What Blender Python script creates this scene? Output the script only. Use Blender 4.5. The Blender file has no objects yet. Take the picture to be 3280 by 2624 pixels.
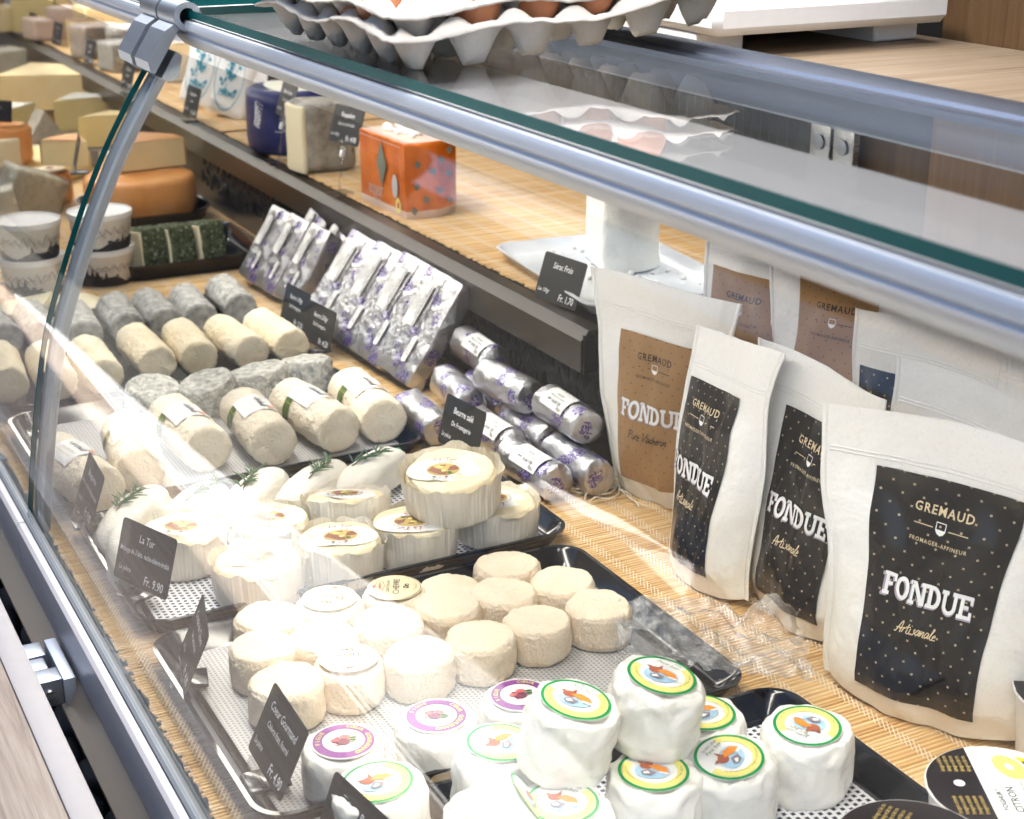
import bpy, bmesh, math, random
from mathutils import Vector, Matrix, noise
R = math.radians
S = bpy.context.scene
COL = S.collection

# ------------------------------------------------------------------ camera
cam = bpy.data.cameras.new('camera')
cam.sensor_width = 36.0
cam.lens = 54.27
cam.clip_start = 0.02
cam.clip_end = 400
cam.dof.use_dof = True
cam.dof.focus_distance = 1.42
cam.dof.aperture_fstop = 11.0
cam_o = bpy.data.objects.new('camera', cam)
COL.objects.link(cam_o)
cam_o.location = (0, 0, 0.72)
cam_o.rotation_euler = (R(90 - 20.227), 0, R(-27.759))
S.camera = cam_o

# ------------------------------------------------------------------ sky, sun, exposure
SUN_DIR = Vector((-0.45, -0.30, -0.84)).normalized()      # the way the light travels
W = bpy.data.worlds.new('World')
S.world = W
W.use_nodes = True
nt = W.node_tree
bg = nt.nodes['Background']
sky = nt.nodes.new('ShaderNodeTexSky')
sky.sky_type = 'NISHITA'
sky.sun_disc = False
sky.sun_elevation = math.asin(-SUN_DIR.z)
sky.sun_rotation = math.atan2(-SUN_DIR.x, -SUN_DIR.y)
sky.air_density = 1.0
sky.dust_density = 2.0
nt.links.new(sky.outputs[0], bg.inputs[0])
bg.inputs[1].default_value = 0.05
sl = bpy.data.lights.new('sun', 'SUN')
sl.energy = 5.0
sl.angle = R(0.6)
sl.color = (1.0, 0.94, 0.85)
sun = bpy.data.objects.new('sun', sl)
COL.objects.link(sun)
sun.rotation_euler = (-SUN_DIR).to_track_quat('Z', 'Y').to_euler()
sun.location = (-2, 3, 6)
vs = S.view_settings
vs.view_transform = 'Standard'
vs.look = 'None'
vs.exposure = 2.5
vs.gamma = 1.0
S.render.engine = 'CYCLES'
S.cycles.use_denoising = True
S.cycles.max_bounces = 9
S.cycles.use_adaptive_sampling = True
S.cycles.adaptive_threshold = 0.02
S.cycles.transparent_max_bounces = 20
S.cycles.caustics_reflective = False
S.cycles.caustics_refractive = False
S.cycles.sample_clamp_indirect = 6.0

# ------------------------------------------------------------------ lettering outlines (made first, while the scene is small)
_T = {}
def text2d(s, size=1.0, bold=0.0, shear=0.0, xs=1.0, space=1.0):
    """flat outline of a word: (verts 2d, faces), centred on its own box, cap height about size*0.73"""
    key = (s, bold, shear, space)
    if key not in _T:
        cu = bpy.data.curves.new('t', 'FONT')
        cu.body = s; cu.size = 1.0; cu.offset = bold; cu.shear = shear; cu.space_character = space
        cu.resolution_u = 2; cu.fill_mode = 'FRONT'
        o = bpy.data.objects.new('t', cu)
        COL.objects.link(o)
        dg = bpy.context.evaluated_depsgraph_get()
        me = bpy.data.meshes.new_from_object(o.evaluated_get(dg))
        v = [(p.co.x, p.co.y) for p in me.vertices]
        f = [tuple(p.vertices) for p in me.polygons]
        bpy.data.objects.remove(o); bpy.data.curves.remove(cu); bpy.data.meshes.remove(me)
        x0 = min(p[0] for p in v); x1 = max(p[0] for p in v)
        v = [(p[0] - (x0 + x1) / 2, p[1] - 0.36) for p in v]
        _T[key] = (v, f)
    v, f = _T[key]
    return [(p[0] * size * xs, p[1] * size) for p in v], f

def strip2d(pts, w, closed=False):
    """polyline of width w as quads"""
    v = []; f = []
    n = len(pts)
    for i, p in enumerate(pts):
        a = pts[(i - 1) % n] if (closed or i > 0) else p
        b = pts[(i + 1) % n] if (closed or i < n - 1) else p
        d = Vector((b[0] - a[0], b[1] - a[1]))
        d = d.normalized() if d.length > 1e-9 else Vector((1, 0))
        ww = w[i] if isinstance(w, (list, tuple)) else w
        v += [(p[0] - d.y * ww / 2, p[1] + d.x * ww / 2), (p[0] + d.y * ww / 2, p[1] - d.x * ww / 2)]
    m = n if closed else n - 1
    for i in range(m):
        j = (i + 1) % n
        f.append((2 * i, 2 * i + 1, 2 * j + 1, 2 * j))
    return v, f

def poly2d(pts):
    return list(pts), [tuple(range(len(pts)))]

def disc2d(r, n=32, cx=0, cy=0, ry=None, rings=(0.5, 1.0)):
    ry = r if ry is None else ry
    v = [(cx, cy)]; f = []
    for k, t in enumerate(rings):
        for i in range(n):
            a = 2 * math.pi * i / n
            v.append((cx + r * t * math.cos(a), cy + ry * t * math.sin(a)))
        for i in range(n):
            j = (i + 1) % n
            if k == 0:
                f.append((0, 1 + i, 1 + j))
            else:
                o = 1 + (k - 1) * n
                f.append((o + i, o + n + i, o + n + j, o + j))
    return v, f

def ring2d(r0, r1, n=36, a0=0.0, a1=2 * math.pi):
    v = []; f = []
    full = abs(a1 - a0 - 2 * math.pi) < 1e-6
    m = n if full else n + 1
    for i in range(m):
        a = a0 + (a1 - a0) * i / n
        v += [(r0 * math.cos(a), r0 * math.sin(a)), (r1 * math.cos(a), r1 * math.sin(a))]
    for i in range(n):
        j = (i + 1) % m
        f.append((2 * i, 2 * i + 1, 2 * j + 1, 2 * j))
    return v, f

def arc_text(s, r, a_mid, size, inward=False, bold=0.0, step=None):
    """letters set one by one round a circle"""
    out = []
    step = step or size * 0.75 / r
    n = len(s)
    for i, ch in enumerate(s):
        if ch == ' ':
            continue
        k = i - (n - 1) / 2
        a = a_mid - k * step if not inward else a_mid + k * step
        v, f = text2d(ch, size, bold)
        rot = a - math.pi / 2 if not inward else a + math.pi / 2
        c, s_ = math.cos(rot), math.sin(rot)
        out.append(([(r * math.cos(a) + x * c - y * s_, r * math.sin(a) + x * s_ + y * c) for x, y in v], f))
    return out

def tr2d(piece, dx=0, dy=0, rot=0, sx=1, sy=None):
    sy = sx if sy is None else sy
    c, s_ = math.cos(rot), math.sin(rot)
    v, f = piece
    return [(dx + x * sx * c - y * sy * s_, dy + x * sx * s_ + y * sy * c) for x, y in v], f

# slab-serif capitals for the big word on the pouches (unit height 1)
def slab(ch):
    P = []
    def b(x0, y0, x1, y1): P.append(([(x0, y0), (x1, y0), (x1, y1), (x0, y1)], [(0, 1, 2, 3)]))
    if ch in 'FE':
        b(.10, 0, .30, 1); b(0, 0, .10, .16); b(.30, 0, .40 if ch == 'F' else .78, .16); b(0, .84, .10, 1); b(.30, .84, .78, 1)
        b(.62, .66, .78, .84); b(.30, .42, .56, .58)
        if ch == 'E': b(.62, .16, .78, .34)
        return P, .84
    if ch == 'O':
        v = []; f = []
        n = 28
        for i in range(n):
            a = 2 * math.pi * i / n
            v += [(.44 + .23 * math.cos(a), .5 + .33 * math.sin(a)), (.44 + .44 * math.cos(a), .5 + .51 * math.sin(a))]
        for i in range(n):
            j = (i + 1) % n
            f.append((2 * i, 2 * i + 1, 2 * j + 1, 2 * j))
        return [(v, f)], .94
    if ch == 'D':
        b(.10, 0, .30, 1); b(0, 0, .10, .16); b(0, .84, .10, 1)
        v = []; f = []
        n = 14
        for i in range(n + 1):
            a = -math.pi / 2 + math.pi * i / n
            v += [(.36 + .25 * math.cos(a), .5 + .34 * math.sin(a)), (.36 + .48 * math.cos(a), .5 + .5 * math.sin(a))]
        for i in range(n):
            f.append((2 * i, 2 * i + 1, 2 * i + 3, 2 * i + 2))
        P.append((v, f)); b(.30, 0, .36, .16); b(.30, .84, .36, 1)
        return P, .92
    if ch == 'N':
        b(.10, .16, .26, .84); b(0, 0, .36, .16); b(0, .84, .10, 1); b(.74, 0, .90, .84); b(.64, .84, 1.0, 1)
        P.append(([(.10, 1), (.34, 1), (.90, 0), (.66, 0)], [(0, 1, 2, 3)]))
        return P, 1.04
    if ch == 'U':
        b(0, .84, .38, 1); b(.60, .84, .98, 1)
        v = []; f = []
        n = 14
        for i in range(n + 1):
            a = math.pi + math.pi * i / n
            v += [(.49 + .20 * math.cos(a), .36 + .20 * math.sin(a)), (.49 + .39 * math.cos(a), .36 + .37 * math.sin(a))]
        for i in range(n):
            f.append((2 * i, 2 * i + 1, 2 * i + 3, 2 * i + 2))
        P.append((v, f)); b(.10, .36, .29, .84); b(.69, .36, .88, .84)
        return P, 1.02
def slab_word(w, h):
    out = []; x = 0
    for ch in w:
        P, adv = slab(ch)
        out += [([(px * h + x, py * h) for px, py in v], f) for v, f in P]
        x += adv * h * 0.96
    return [([(px - x / 2, py - h / 2) for px, py in v], f) for v, f in out]

# joined-up handwriting, strokes in a unit x-height box
_SCR = {
 'A': ([[(-.15, .1), (.1, .0), (.55, 1.5), (.75, 1.75), (.8, 1.5), (.75, .0)], [(.0, .6), (.5, .7), (1.1, .75)]], 1.0),
 'P': ([[(.1, .0), (.35, 1.6)], [(-.1, 1.45), (.5, 1.75), (.95, 1.55), (.75, 1.0), (.25, .8)]], 1.0),
 'V': ([[(-.1, 1.5), (.15, 1.65), (.35, .0), (1.0, 1.6), (1.2, 1.7)]], 1.05),
 'C': ([[(.95, 1.35), (.8, 1.65), (.35, 1.4), (.05, .7), (.25, .05), (.8, .2)]], .95),
 'r': ([[(0, .1), (.15, .9), (.2, .7), (.5, .95)]], .5), 't': ([[(.2, 1.5), (.1, .2), (.3, 0), (.5, .15)], [(-.1, 1.0), (.5, 1.05)]], .45),
 'i': ([[(.1, .9), (.05, .15), (.2, 0), (.4, .2)], [(.14, 1.25), (.17, 1.32)]], .38), 's': ([[(.45, .85), (.2, .8), (.4, .35), (.2, 0), (-.05, .12)]], .5),
 'a': ([[(.55, .8), (.25, .9), (.0, .35), (.2, 0), (.5, .5), (.55, .85), (.5, .15), (.7, .1)]], .7),
 'n': ([[(.05, .9), (.0, .0), (.3, .8), (.45, .85), (.45, .0), (.65, .1)]], .65), 'l': ([[(0, .2), (.45, 1.6), (.3, 1.75), (.1, .3), (.3, 0), (.45, .15)]], .42),
 'e': ([[(.05, .4), (.45, .65), (.35, .9), (.05, .55), (.15, .05), (.6, .2)]], .55), 'u': ([[(.05, .9), (.0, .2), (.2, 0), (.5, .5), (.55, .9), (.5, .15), (.7, .1)]], .68),
 'c': ([[(.45, .75), (.25, .9), (.0, .4), (.15, .02), (.5, .2)]], .5), 'h': ([[(.1, 1.6), (.0, .0), (.3, .8), (.48, .8), (.45, .0), (.65, .1)]], .65),
 'p': ([[(.1, .9), (-.05, -.7)], [(.05, .5), (.35, .9), (.55, .5), (.3, .05), (.05, .2)]], .62), 'f': ([[(.5, 1.5), (.3, 1.6), (.1, -.6), (-.05, -.6)], [(-.1, .85), (.45, .9)]], .42),
}
def script(w, h, th=0.13):
    out = []; x = 0
    for ch in w:
        if ch == ' ':
            x += .4; continue
        st, adv = _SCR[ch]
        for p in st:
            q = []
            for i in range(len(p) - 1):
                for k in range(3):
                    t = k / 3
                    q.append((p[i][0] * (1 - t) + p[i + 1][0] * t, p[i][1] * (1 - t) + p[i + 1][1] * t))
            q.append(p[-1])
            out.append(strip2d([((a + x + b * .22) * h, b * h) for a, b in q], th * h))
        x += adv
    return [([(px - x * h / 2, py - h * .5) for px, py in v], f) for v, f in out]

# ------------------------------------------------------------------ mesh helpers
class MB:
    def __init__(s):
        s.v = []; s.f = []; s.m = []; s.uv = {}
    def add(s, v, f, m=0):
        o = len(s.v)
        s.v += [tuple(p) for p in v]
        s.f += [tuple(i + o for i in q) for q in f]
        s.m += [m] * len(f)
        return s
    def box(s, x0, x1, y0, y1, z0, z1, m=0):
        v = [(x0, y0, z0), (x1, y0, z0), (x1, y1, z0), (x0, y1, z0), (x0, y0, z1), (x1, y0, z1), (x1, y1, z1), (x0, y1, z1)]
        return s.add(v, [(3, 2, 1, 0), (4, 5, 6, 7), (0, 1, 5, 4), (1, 2, 6, 5), (2, 3, 7, 6), (3, 0, 4, 7)], m)
    def prism(s, prof, y0, y1, m=0, caps=True):
        n = len(prof)
        v = [(x, y0, z) for x, z in prof] + [(x, y1, z) for x, z in prof]
        f = [(i, (i + 1) % n, n + (i + 1) % n, n + i) for i in range(n)]
        if caps:
            f += [tuple(reversed(range(n))), tuple(range(n, 2 * n))]
        return s.add(v, f, m)
    def lathe(s, prof, n=32, m=0, close=True, fn=None, cx=0, cy=0):
        v = []; f = []
        for k, (r, z) in enumerate(prof):
            for i in range(n):
                a = 2 * math.pi * i / n
                p = Vector((cx + r * math.cos(a), cy + r * math.sin(a), z))
                if fn:
                    p = fn(p, a, k)
                v.append(p)
        K = len(prof)
        for k in range(K - 1):
            for i in range(n):
                j = (i + 1) % n
                f.append((k * n + i, k * n + j, (k + 1) * n + j, (k + 1) * n + i))
        if close:
            f.append(tuple(reversed(range(n))))
            f.append(tuple(range((K - 1) * n, K * n)))
        return s.add(v, f, m)
    def tube(s, pts, r, n=6, m=0, cap=True):
        pts = [Vector(p) for p in pts]
        v = []; f = []
        up = Vector((0, 0, 1))
        for i, p in enumerate(pts):
            d = (pts[min(i + 1, len(pts) - 1)] - pts[max(i - 1, 0)]).normalized()
            a = d.cross(up if abs(d.z) < .95 else Vector((1, 0, 0))).normalized()
            b = a.cross(d)
            rr = r[i] if isinstance(r, (list, tuple)) else r
            for k in range(n):
                t = 2 * math.pi * k / n
                v.append(p + a * rr * math.cos(t) + b * rr * math.sin(t))
        for i in range(len(pts) - 1):
            for k in range(n):
                j = (k + 1) % n
                f.append((i * n + k, i * n + j, (i + 1) * n + j, (i + 1) * n + k))
        if cap:
            f += [tuple(reversed(range(n))), tuple(range((len(pts) - 1) * n, len(pts) * n))]
        return s.add(v, f, m)
    def decal(s, pieces, fn, m=0):
        for v, f in pieces:
            s.add([fn(x, y) for x, y in v], f, m)
        return s
    def mesh(s, name, mats, smooth=False):
        me = bpy.data.meshes.new(name)
        me.from_pydata([tuple(p) for p in s.v], [], s.f)
        for mt in (mats if isinstance(mats, (list, tuple)) else [mats]):
            me.materials.append(mt)
        me.polygons.foreach_set('material_index', s.m)
        if smooth is True:
            me.polygons.foreach_set('use_smooth', [True] * len(me.polygons))
        me.update()
        if smooth == 'auto':
            me.polygons.foreach_set('use_smooth', [True] * len(me.polygons))
            me.set_sharp_from_angle(angle=R(38))
        return me
    def build(s, name, mats, parent=None, smooth=False):
        return link(name, s.mesh(name, mats, smooth), parent)

def link(name, data, parent=None, loc=None, rot=None):
    o = bpy.data.objects.new(name, data)
    COL.objects.link(o)
    if parent: o.parent = parent
    if loc is not None: o.location = loc
    if rot is not None: o.rotation_euler = rot
    return o
def tag(o, label, cat, group=None):
    o['label'] = label; o['category'] = cat
    if group: o['group'] = group
    return o
def thing(name, label, cat, loc=(0, 0, 0), rot=(0, 0, 0), group=None):
    return tag(link(name, None, None, loc, rot), label, cat, group)
def clone(root, label, loc=None, rot=None):
    def cp(o, par):
        c = o.copy(); COL.objects.link(c); c.parent = par
        for k in o.children: cp(k, c)
        return c
    c = cp(root, None)
    c['label'] = label
    if loc is not None: c.location = loc
    if rot is not None: c.rotation_euler = rot
    return c
def rbox(sx, sy, sz, bev=.003, seg=2, cut=0, rough=0.0, seed=0, rs=30):
    """box centred in x,y standing on z=0, bevelled, optionally subdivided and crumpled; returns MB"""
    bm = bmesh.new()
    bmesh.ops.create_cube(bm, size=1)
    for v in bm.verts: v.co = Vector((v.co.x * sx, v.co.y * sy, (v.co.z + .5) * sz))
    bmesh.ops.bevel(bm, geom=list(bm.edges), offset=bev, segments=seg, affect='EDGES', profile=.6)
    if cut:
        bmesh.ops.subdivide_edges(bm, edges=[e for e in bm.edges if e.calc_length() > bev * 2.5], cuts=cut, use_grid_fill=True)
    bm.verts.ensure_lookup_table()
    if rough:
        off = Vector((seed * 3.1, seed * 1.7, seed * .9))
        for v in bm.verts:
            d = noise.noise_vector(v.co * rs + off)
            v.co += d * rough
    b = MB()
    b.add([v.co.copy() for v in bm.verts], [tuple(v.index for v in f.verts) for f in bm.faces])
    bm.free()
    return b

# ------------------------------------------------------------------ materials
class NT:
    def __init__(s, name):
        s.m = bpy.data.materials.new(name); s.m.use_nodes = True
        s.t = s.m.node_tree; s.p = s.t.nodes['Principled BSDF']; s.out = s.t.nodes['Material Output']
        s._c = None
    def n(s, typ, **kw):
        nd = s.t.nodes.new('ShaderNode' + typ)
        for k, v in kw.items():
            if k.startswith('i_'):
                key = k[2:]
                nd.inputs[int(key) if key.isdigit() else key.replace('_', ' ')].default_value = v
            else: setattr(nd, k, v)
        return nd
    def l(s, a, b): s.t.links.new(a, b)
    def co(s, kind='Object', scale=None):
        if s._c is None: s._c = s.n('TexCoord')
        o = s._c.outputs[kind]
        if scale is not None:
            mp = s.n('Mapping'); mp.inputs['Scale'].default_value = scale
            s.l(o, mp.inputs[0]); o = mp.outputs[0]
        return o
    def noise(s, scale, detail=4, rough=.55, co=None, dist=0):
        nd = s.n('TexNoise', i_Scale=scale, i_Detail=detail, i_Roughness=rough, i_Distortion=dist)
        s.l(co or s.co(), nd.inputs['Vector']); return nd.outputs['Fac']
    def vor(s, scale, feature='F1', co=None, out='Distance'):
        nd = s.n('TexVoronoi', feature=feature, i_Scale=scale)
        s.l(co or s.co(), nd.inputs['Vector']); return nd.outputs[out]
    def ramp(s, fac, stops, interp='LINEAR'):
        nd = s.n('ValToRGB'); cr = nd.color_ramp; cr.interpolation = interp
        while len(cr.elements) > len(stops): cr.elements.remove(cr.elements[-1])
        while len(cr.elements) < len(stops): cr.elements.new(1.0)
        for e, (p, c) in zip(cr.elements, stops):
            e.position = p; e.color = (*c, 1) if len(c) == 3 else c
        s.l(fac, nd.inputs[0]); return nd.outputs[0]
    def mix(s, fac, a, b, typ='MIX'):
        nd = s.n('MixRGB', blend_type=typ)
        for i, x in ((0, fac), (1, a), (2, b)):
            if isinstance(x, (int, float)): nd.inputs[i].default_value = x
            elif isinstance(x, tuple): nd.inputs[i].default_value = (*x, 1)
            else: s.l(x, nd.inputs[i])
        return nd.outputs[0]
    def math(s, op, a, b=None, clamp=False):
        nd = s.n('Math', operation=op, use_clamp=clamp)
        for i, x in ((0, a), (1, b)):
            if x is None: continue
            if isinstance(x, (int, float)): nd.inputs[i].default_value = x
            else: s.l(x, nd.inputs[i])
        return nd.outputs[0]
    def bump(s, h, strength=.4, dist=.002, base=None):
        nd = s.n('Bump', i_Strength=strength, i_Distance=dist)
        s.l(h, nd.inputs['Height'])
        if base: s.l(base, nd.inputs['Normal'])
        return nd.outputs[0]
    def fin(s, col=None, rough=.5, metal=0.0, normal=None, spec=None, **kw):
        P = s.p.inputs
        if isinstance(col, tuple): P['Base Color'].default_value = (*col, 1)
        elif col is not None: s.l(col, P['Base Color'])
        if isinstance(rough, (int, float)): P['Roughness'].default_value = rough
        else: s.l(rough, P['Roughness'])
        P['Metallic'].default_value = metal
        if normal: s.l(normal, P['Normal'])
        if spec is not None: P['Specular IOR Level'].default_value = spec
        for k, v in kw.items():
            P[k.replace('_', ' ')].default_value = v
        return s.m
def plain(name, col, rough=.5, metal=0.0, **kw):
    t = NT(name)
    n_ = t.noise(60, 3)
    c = t.mix(n_, tuple(x * .94 for x in col), tuple(min(1, x * 1.05) for x in col))
    return t.fin(c, rough, metal, **kw)
def jitter(t, col, amt=.12):
    oi = t.n('ObjectInfo')
    hs = t.n('HueSaturation')
    v = t.math('ADD', t.math('MULTIPLY', oi.outputs['Random'], amt), 1 - amt / 2)
    t.l(v, hs.inputs['Value']); t.l(col, hs.inputs['Color'])
    return hs.outputs[0]

def m_cheese(name, a, b, scale=30, bstr=.5, bdist=.002, wr=55, rough=.62, sss=0.0, speck=None, coat=0.0):
    t = NT(name)
    n1 = t.noise(scale, 5, .6)
    c = t.ramp(n1, [(.3, a), (.7, b)])
    if speck:
        n3 = t.noise(speck[1], 4, .7)
        c = t.mix(t.ramp(n3, [(speck[2], (0, 0, 0)), (speck[2] + .12, (1, 1, 1))]), c, speck[0])
    c = jitter(t, c)
    v = t.vor(wr * 7, 'SMOOTH_F1', t.co(scale=(1, 1, .75)))
    n2 = t.noise(wr * 4.5, 5, .65, dist=1.6)
    h = t.math('ADD', t.math('MULTIPLY', v, .6), n2)
    if coat:
        # tight cling film over the paste: a glossy coat with its own creases
        cr = t.math('ADD', t.noise(30, 6, .7, t.co(scale=(1, 1, 2.5)), 1.5), t.math('MULTIPLY', t.vor(48, 'F1', t.co(scale=(1, 1, 2))), .6))
        t.l(t.bump(cr, .9, .004), t.p.inputs['Coat Normal'])
        t.p.inputs['Coat Roughness'].default_value = .12
    return t.fin(c, rough, 0, t.bump(h, bstr, bdist), spec=.3, Subsurface_Weight=sss, Subsurface_Scale=.006, Coat_Weight=coat)

MAT = {}
MAT['crottin'] = m_cheese('crottin rind', (.83, .67, .48), (.90, .80, .64), 22, .75, .0024, 60)
MAT['fresh'] = m_cheese('fresh white cheese', (.80, .78, .72), (.88, .86, .80), 18, .35, .002, 22, .45, .0, None, .7)
MAT['cream'] = m_cheese('cream log rind', (.84, .69, .46), (.91, .82, .62), 24, .75, .0024, 55)
MAT['capri'] = m_cheese('ripened log rind', (.84, .72, .54), (.90, .82, .67), 30, .8, .0028, 50)
MAT['ash'] = m_cheese('ash coated rind', (.24, .24, .23), (.72, .70, .65), 75, .8, .0024, 70, .8, 0, ((.60, .58, .52), 190, .56))
MAT['ashpale'] = m_cheese('mottled ash rind', (.20, .20, .19), (.74, .72, .64), 95, .8, .0024, 70, .8, 0, ((.74, .72, .64), 150, .50))
MAT['latur'] = m_cheese('bloomy rind', (.78, .66, .42), (.88, .80, .60), 26, .7, .0022, 60)
MAT['rose'] = m_cheese('white dimpled rind', (.80, .75, .65), (.86, .82, .74), 18, .6, .002, 60)
MAT['serac'] = m_cheese('white curd', (.68, .68, .64), (.76, .76, .71), 12, .5, .0035, 24, .6, .0)
MAT['paste'] = m_cheese('yellow paste', (.68, .53, .27), (.78, .64, .37), 10, .25, .001, 30, .45, .0)
MAT['paste2'] = m_cheese('ivory paste', (.74, .66, .44), (.80, .73, .54), 10, .25, .001, 30, .45, .0)
MAT['paste3'] = m_cheese('deep yellow paste', (.70, .54, .22), (.79, .63, .32), 10, .25, .001, 30, .45, .0)
MAT['orange'] = m_cheese('orange washed rind', (.62, .24, .06), (.74, .38, .14), 16, .4, .0015, 40, .4, .1)
MAT['brown'] = m_cheese('brown rind', (.16, .09, .05), (.34, .21, .12), 24, .5, .002, 40)
MAT['greyrind'] = m_cheese('grey rind', (.26, .23, .19), (.48, .43, .36), 40, .6, .002, 60)
MAT['pinkwrap'] = plain('pale pink wax paper', (.66, .50, .42), .4)
MAT['herb'] = m_cheese('herb crust', (.018, .030, .014), (.12, .14, .07), 150, .9, .003, 90, .9, 0, ((.62, .60, .48), 170, .57))
MAT['blue_vein'] = m_cheese('blue veined paste', (.70, .66, .54), (.80, .77, .66), 20, .4, .002, 40, .5, .1, ((.17, .22, .19), 60, .62))
MAT['greyblue'] = m_cheese('mouldy grey paste', (.22, .20, .17), (.50, .46, .39), 45, .8, .003, 50, .5, 0, ((.08, .08, .075), 80, .60), .5)

def m_wood(name, dark, mid, light, along='X', fine=1.0, rough=.5, knots=True):
    t = NT(name)
    sc = {'X': (1.2, 28, 28), 'Y': (28, 1.2, 28), 'Z': (28, 28, 1.2)}[along]
    sc = tuple(x * fine for x in sc)
    co = t.co(scale=sc)
    n1 = t.noise(2.2, 6, .65, co, 1.0)
    n2 = t.noise(9, 4, .6, co)
    f = t.math('ADD', t.math('MULTIPLY', n1, .7), t.math('MULTIPLY', n2, .3))
    c = t.ramp(f, [(.32, dark), (.47, mid), (.62, light)])
    return t.fin(c, rough, 0, t.bump(f, .35, .0012))
MAT['ledge'] = m_wood('pale ash laminate', (.11, .082, .062), (.215, .17, .138), (.29, .245, .21), 'Y', 1.6)
MAT['worktop'] = m_wood('oak worktop', (.15, .105, .065), (.25, .185, .125), (.31, .245, .175), 'X', 1.0)
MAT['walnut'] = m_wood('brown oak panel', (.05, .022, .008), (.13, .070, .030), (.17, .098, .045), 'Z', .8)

def m_bamboo():
    t = NT('bamboo slat')
    g = t.n('NewGeometry')
    r = g.outputs['Random Per Island']
    c0 = t.ramp(r, [(0, (.60, .37, .15)), (.5, (.74, .51, .25)), (1, (.82, .62, .35))])
    n1 = t.noise(6, 4, .6, t.co(scale=(3, 160, 20)), .4)
    c = t.mix(t.ramp(n1, [(.35, (.0, .0, .0)), (.7, (.6, .6, .6))]), c0, (.56, .34, .15))
    return t.fin(c, .45, 0, t.bump(n1, .25, .0006))
MAT['bamboo'] = m_bamboo()
MAT['thread'] = plain('mat thread', (.72, .64, .50), .7)

def m_metal(name, col, rough=.3, axis=(2, 300, 300), bs=.12, metal=1.0):
    t = NT(name)
    n1 = t.noise(4, 3, .6, t.co(scale=axis))
    c = t.mix(n1, tuple(x * .88 for x in col), tuple(min(1, x * 1.08) for x in col))
    r_ = t.math('ADD', t.math('MULTIPLY', n1, .18), rough - .06)
    return t.fin(c, r_, metal, t.bump(n1, bs, .0004))
MAT['alu'] = m_metal('brushed aluminium', (.52, .57, .66), .42, (300, 2, 300), metal=.7)
MAT['alu2'] = m_metal('satin aluminium', (.36, .39, .44), .40, (300, 2, 300))
MAT['steel'] = m_metal('steel', (.55, .55, .56), .25)
MAT['dark_steel'] = m_metal('grey tube', (.24, .26, .30), .4, (200, 2, 200))
MAT['bronze'] = plain('dark bronze profile', (.030, .022, .015), .34, .2)
MAT['black'] = plain('glossy black plastic', (.008, .009, .012), .12, spec=.6)
MAT['black_matt'] = plain('black board', (.012, .012, .013), .45)
MAT['painted_dark'] = plain('painted darkness', (.001, .001, .001), .9)  # flat black painted in for dark openings, bore and background
MAT['white_lip'] = plain('white lacquered rail', (.46, .45, .48), .35)
MAT['gasket'] = plain('grey gasket', (.20, .23, .26), .25)
MAT['white_plastic'] = plain('white polyethylene', (.82, .83, .84), .38, spec=.5)
MAT['porcelain'] = plain('white porcelain', (.66, .68, .71), .12)
MAT['tub'] = plain('white tub plastic', (.74, .72, .70), .3, IOR=1.45)
MAT['ink'] = plain('black ink', (.012, .012, .016), .5)
MAT['white_ink'] = plain('white print', (.80, .80, .82), .5)
MAT['grey_ink'] = plain('grey print', (.42, .42, .42), .5)
MAT['gold_ink'] = plain('pale gold print', (.62, .50, .33), .4)
MAT['dark_ink'] = plain('dark brown print', (.045, .028, .018), .5)
MAT['shadow_ink'] = plain('lilac grey print', (.36, .30, .38), .5)
MAT['paper'] = plain('white label paper', (.80, .79, .77), .5)
MAT['cream_paper'] = plain('cream label paper', (.70, .60, .38), .5)
MAT['red_ink'] = plain('red print', (.45, .06, .05), .5)
MAT['purple'] = plain('purple print', (.20, .035, .22), .45)
MAT['yellow'] = plain('yellow print', (.80, .72, .22), .45)
MAT['lime'] = plain('lime print', (.70, .72, .10), .45)
MAT['green'] = plain('green print', (.0, .28, .06), .4)
MAT['dkgreen'] = plain('leaf green', (.035, .12, .02), .5)
MAT['olive'] = plain('olive green print', (.07, .12, .02), .5)
MAT['figred'] = plain('fig red print', (.62, .10, .10), .5)
MAT['figdark'] = plain('fig purple print', (.16, .03, .07), .5)
MAT['skyblue'] = plain('pale blue print', (.38, .58, .74), .5)
MAT['orange_ink'] = plain('orange print', (.75, .25, .03), .5)
MAT['rust_ink'] = plain('rust print', (.36, .10, .05), .5)
MAT['slate_ink'] = plain('slate print', (.22, .19, .22), .5)
MAT['tan_ink'] = plain('tan print', (.55, .40, .12), .5)
MAT['brick_ink'] = plain('brick brown print', (.26, .09, .05), .5)
MAT['teal_ink'] = plain('teal print', (.03, .28, .40), .5)
MAT['lemon'] = plain('lemon yellow print', (.85, .66, .02), .35)
MAT['lemon2'] = plain('lemon flesh print', (.86, .74, .18), .35)
MAT['needle'] = plain('rosemary needle', (.05, .11, .035), .5)
MAT['stem'] = plain('rosemary stem', (.18, .12, .06), .7)
MAT['egg'] = m_cheese('brown egg shell', (.46, .17, .08), (.55, .24, .12), 12, .15, .0003, 200, .5, .1)

def m_pulp():
    t = NT('grey moulded pulp')
    n1 = t.noise(140, 6, .7); n2 = t.noise(18, 4, .6)
    c = t.mix(n2, (.40, .37, .34), (.54, .51, .48))
    c = t.mix(t.math('MULTIPLY', n1, .5), c, (.62, .60, .57))
    return t.fin(c, .92, 0, t.bump(n1, .7, .0016), spec=.1)
MAT['pulp'] = m_pulp()

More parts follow.
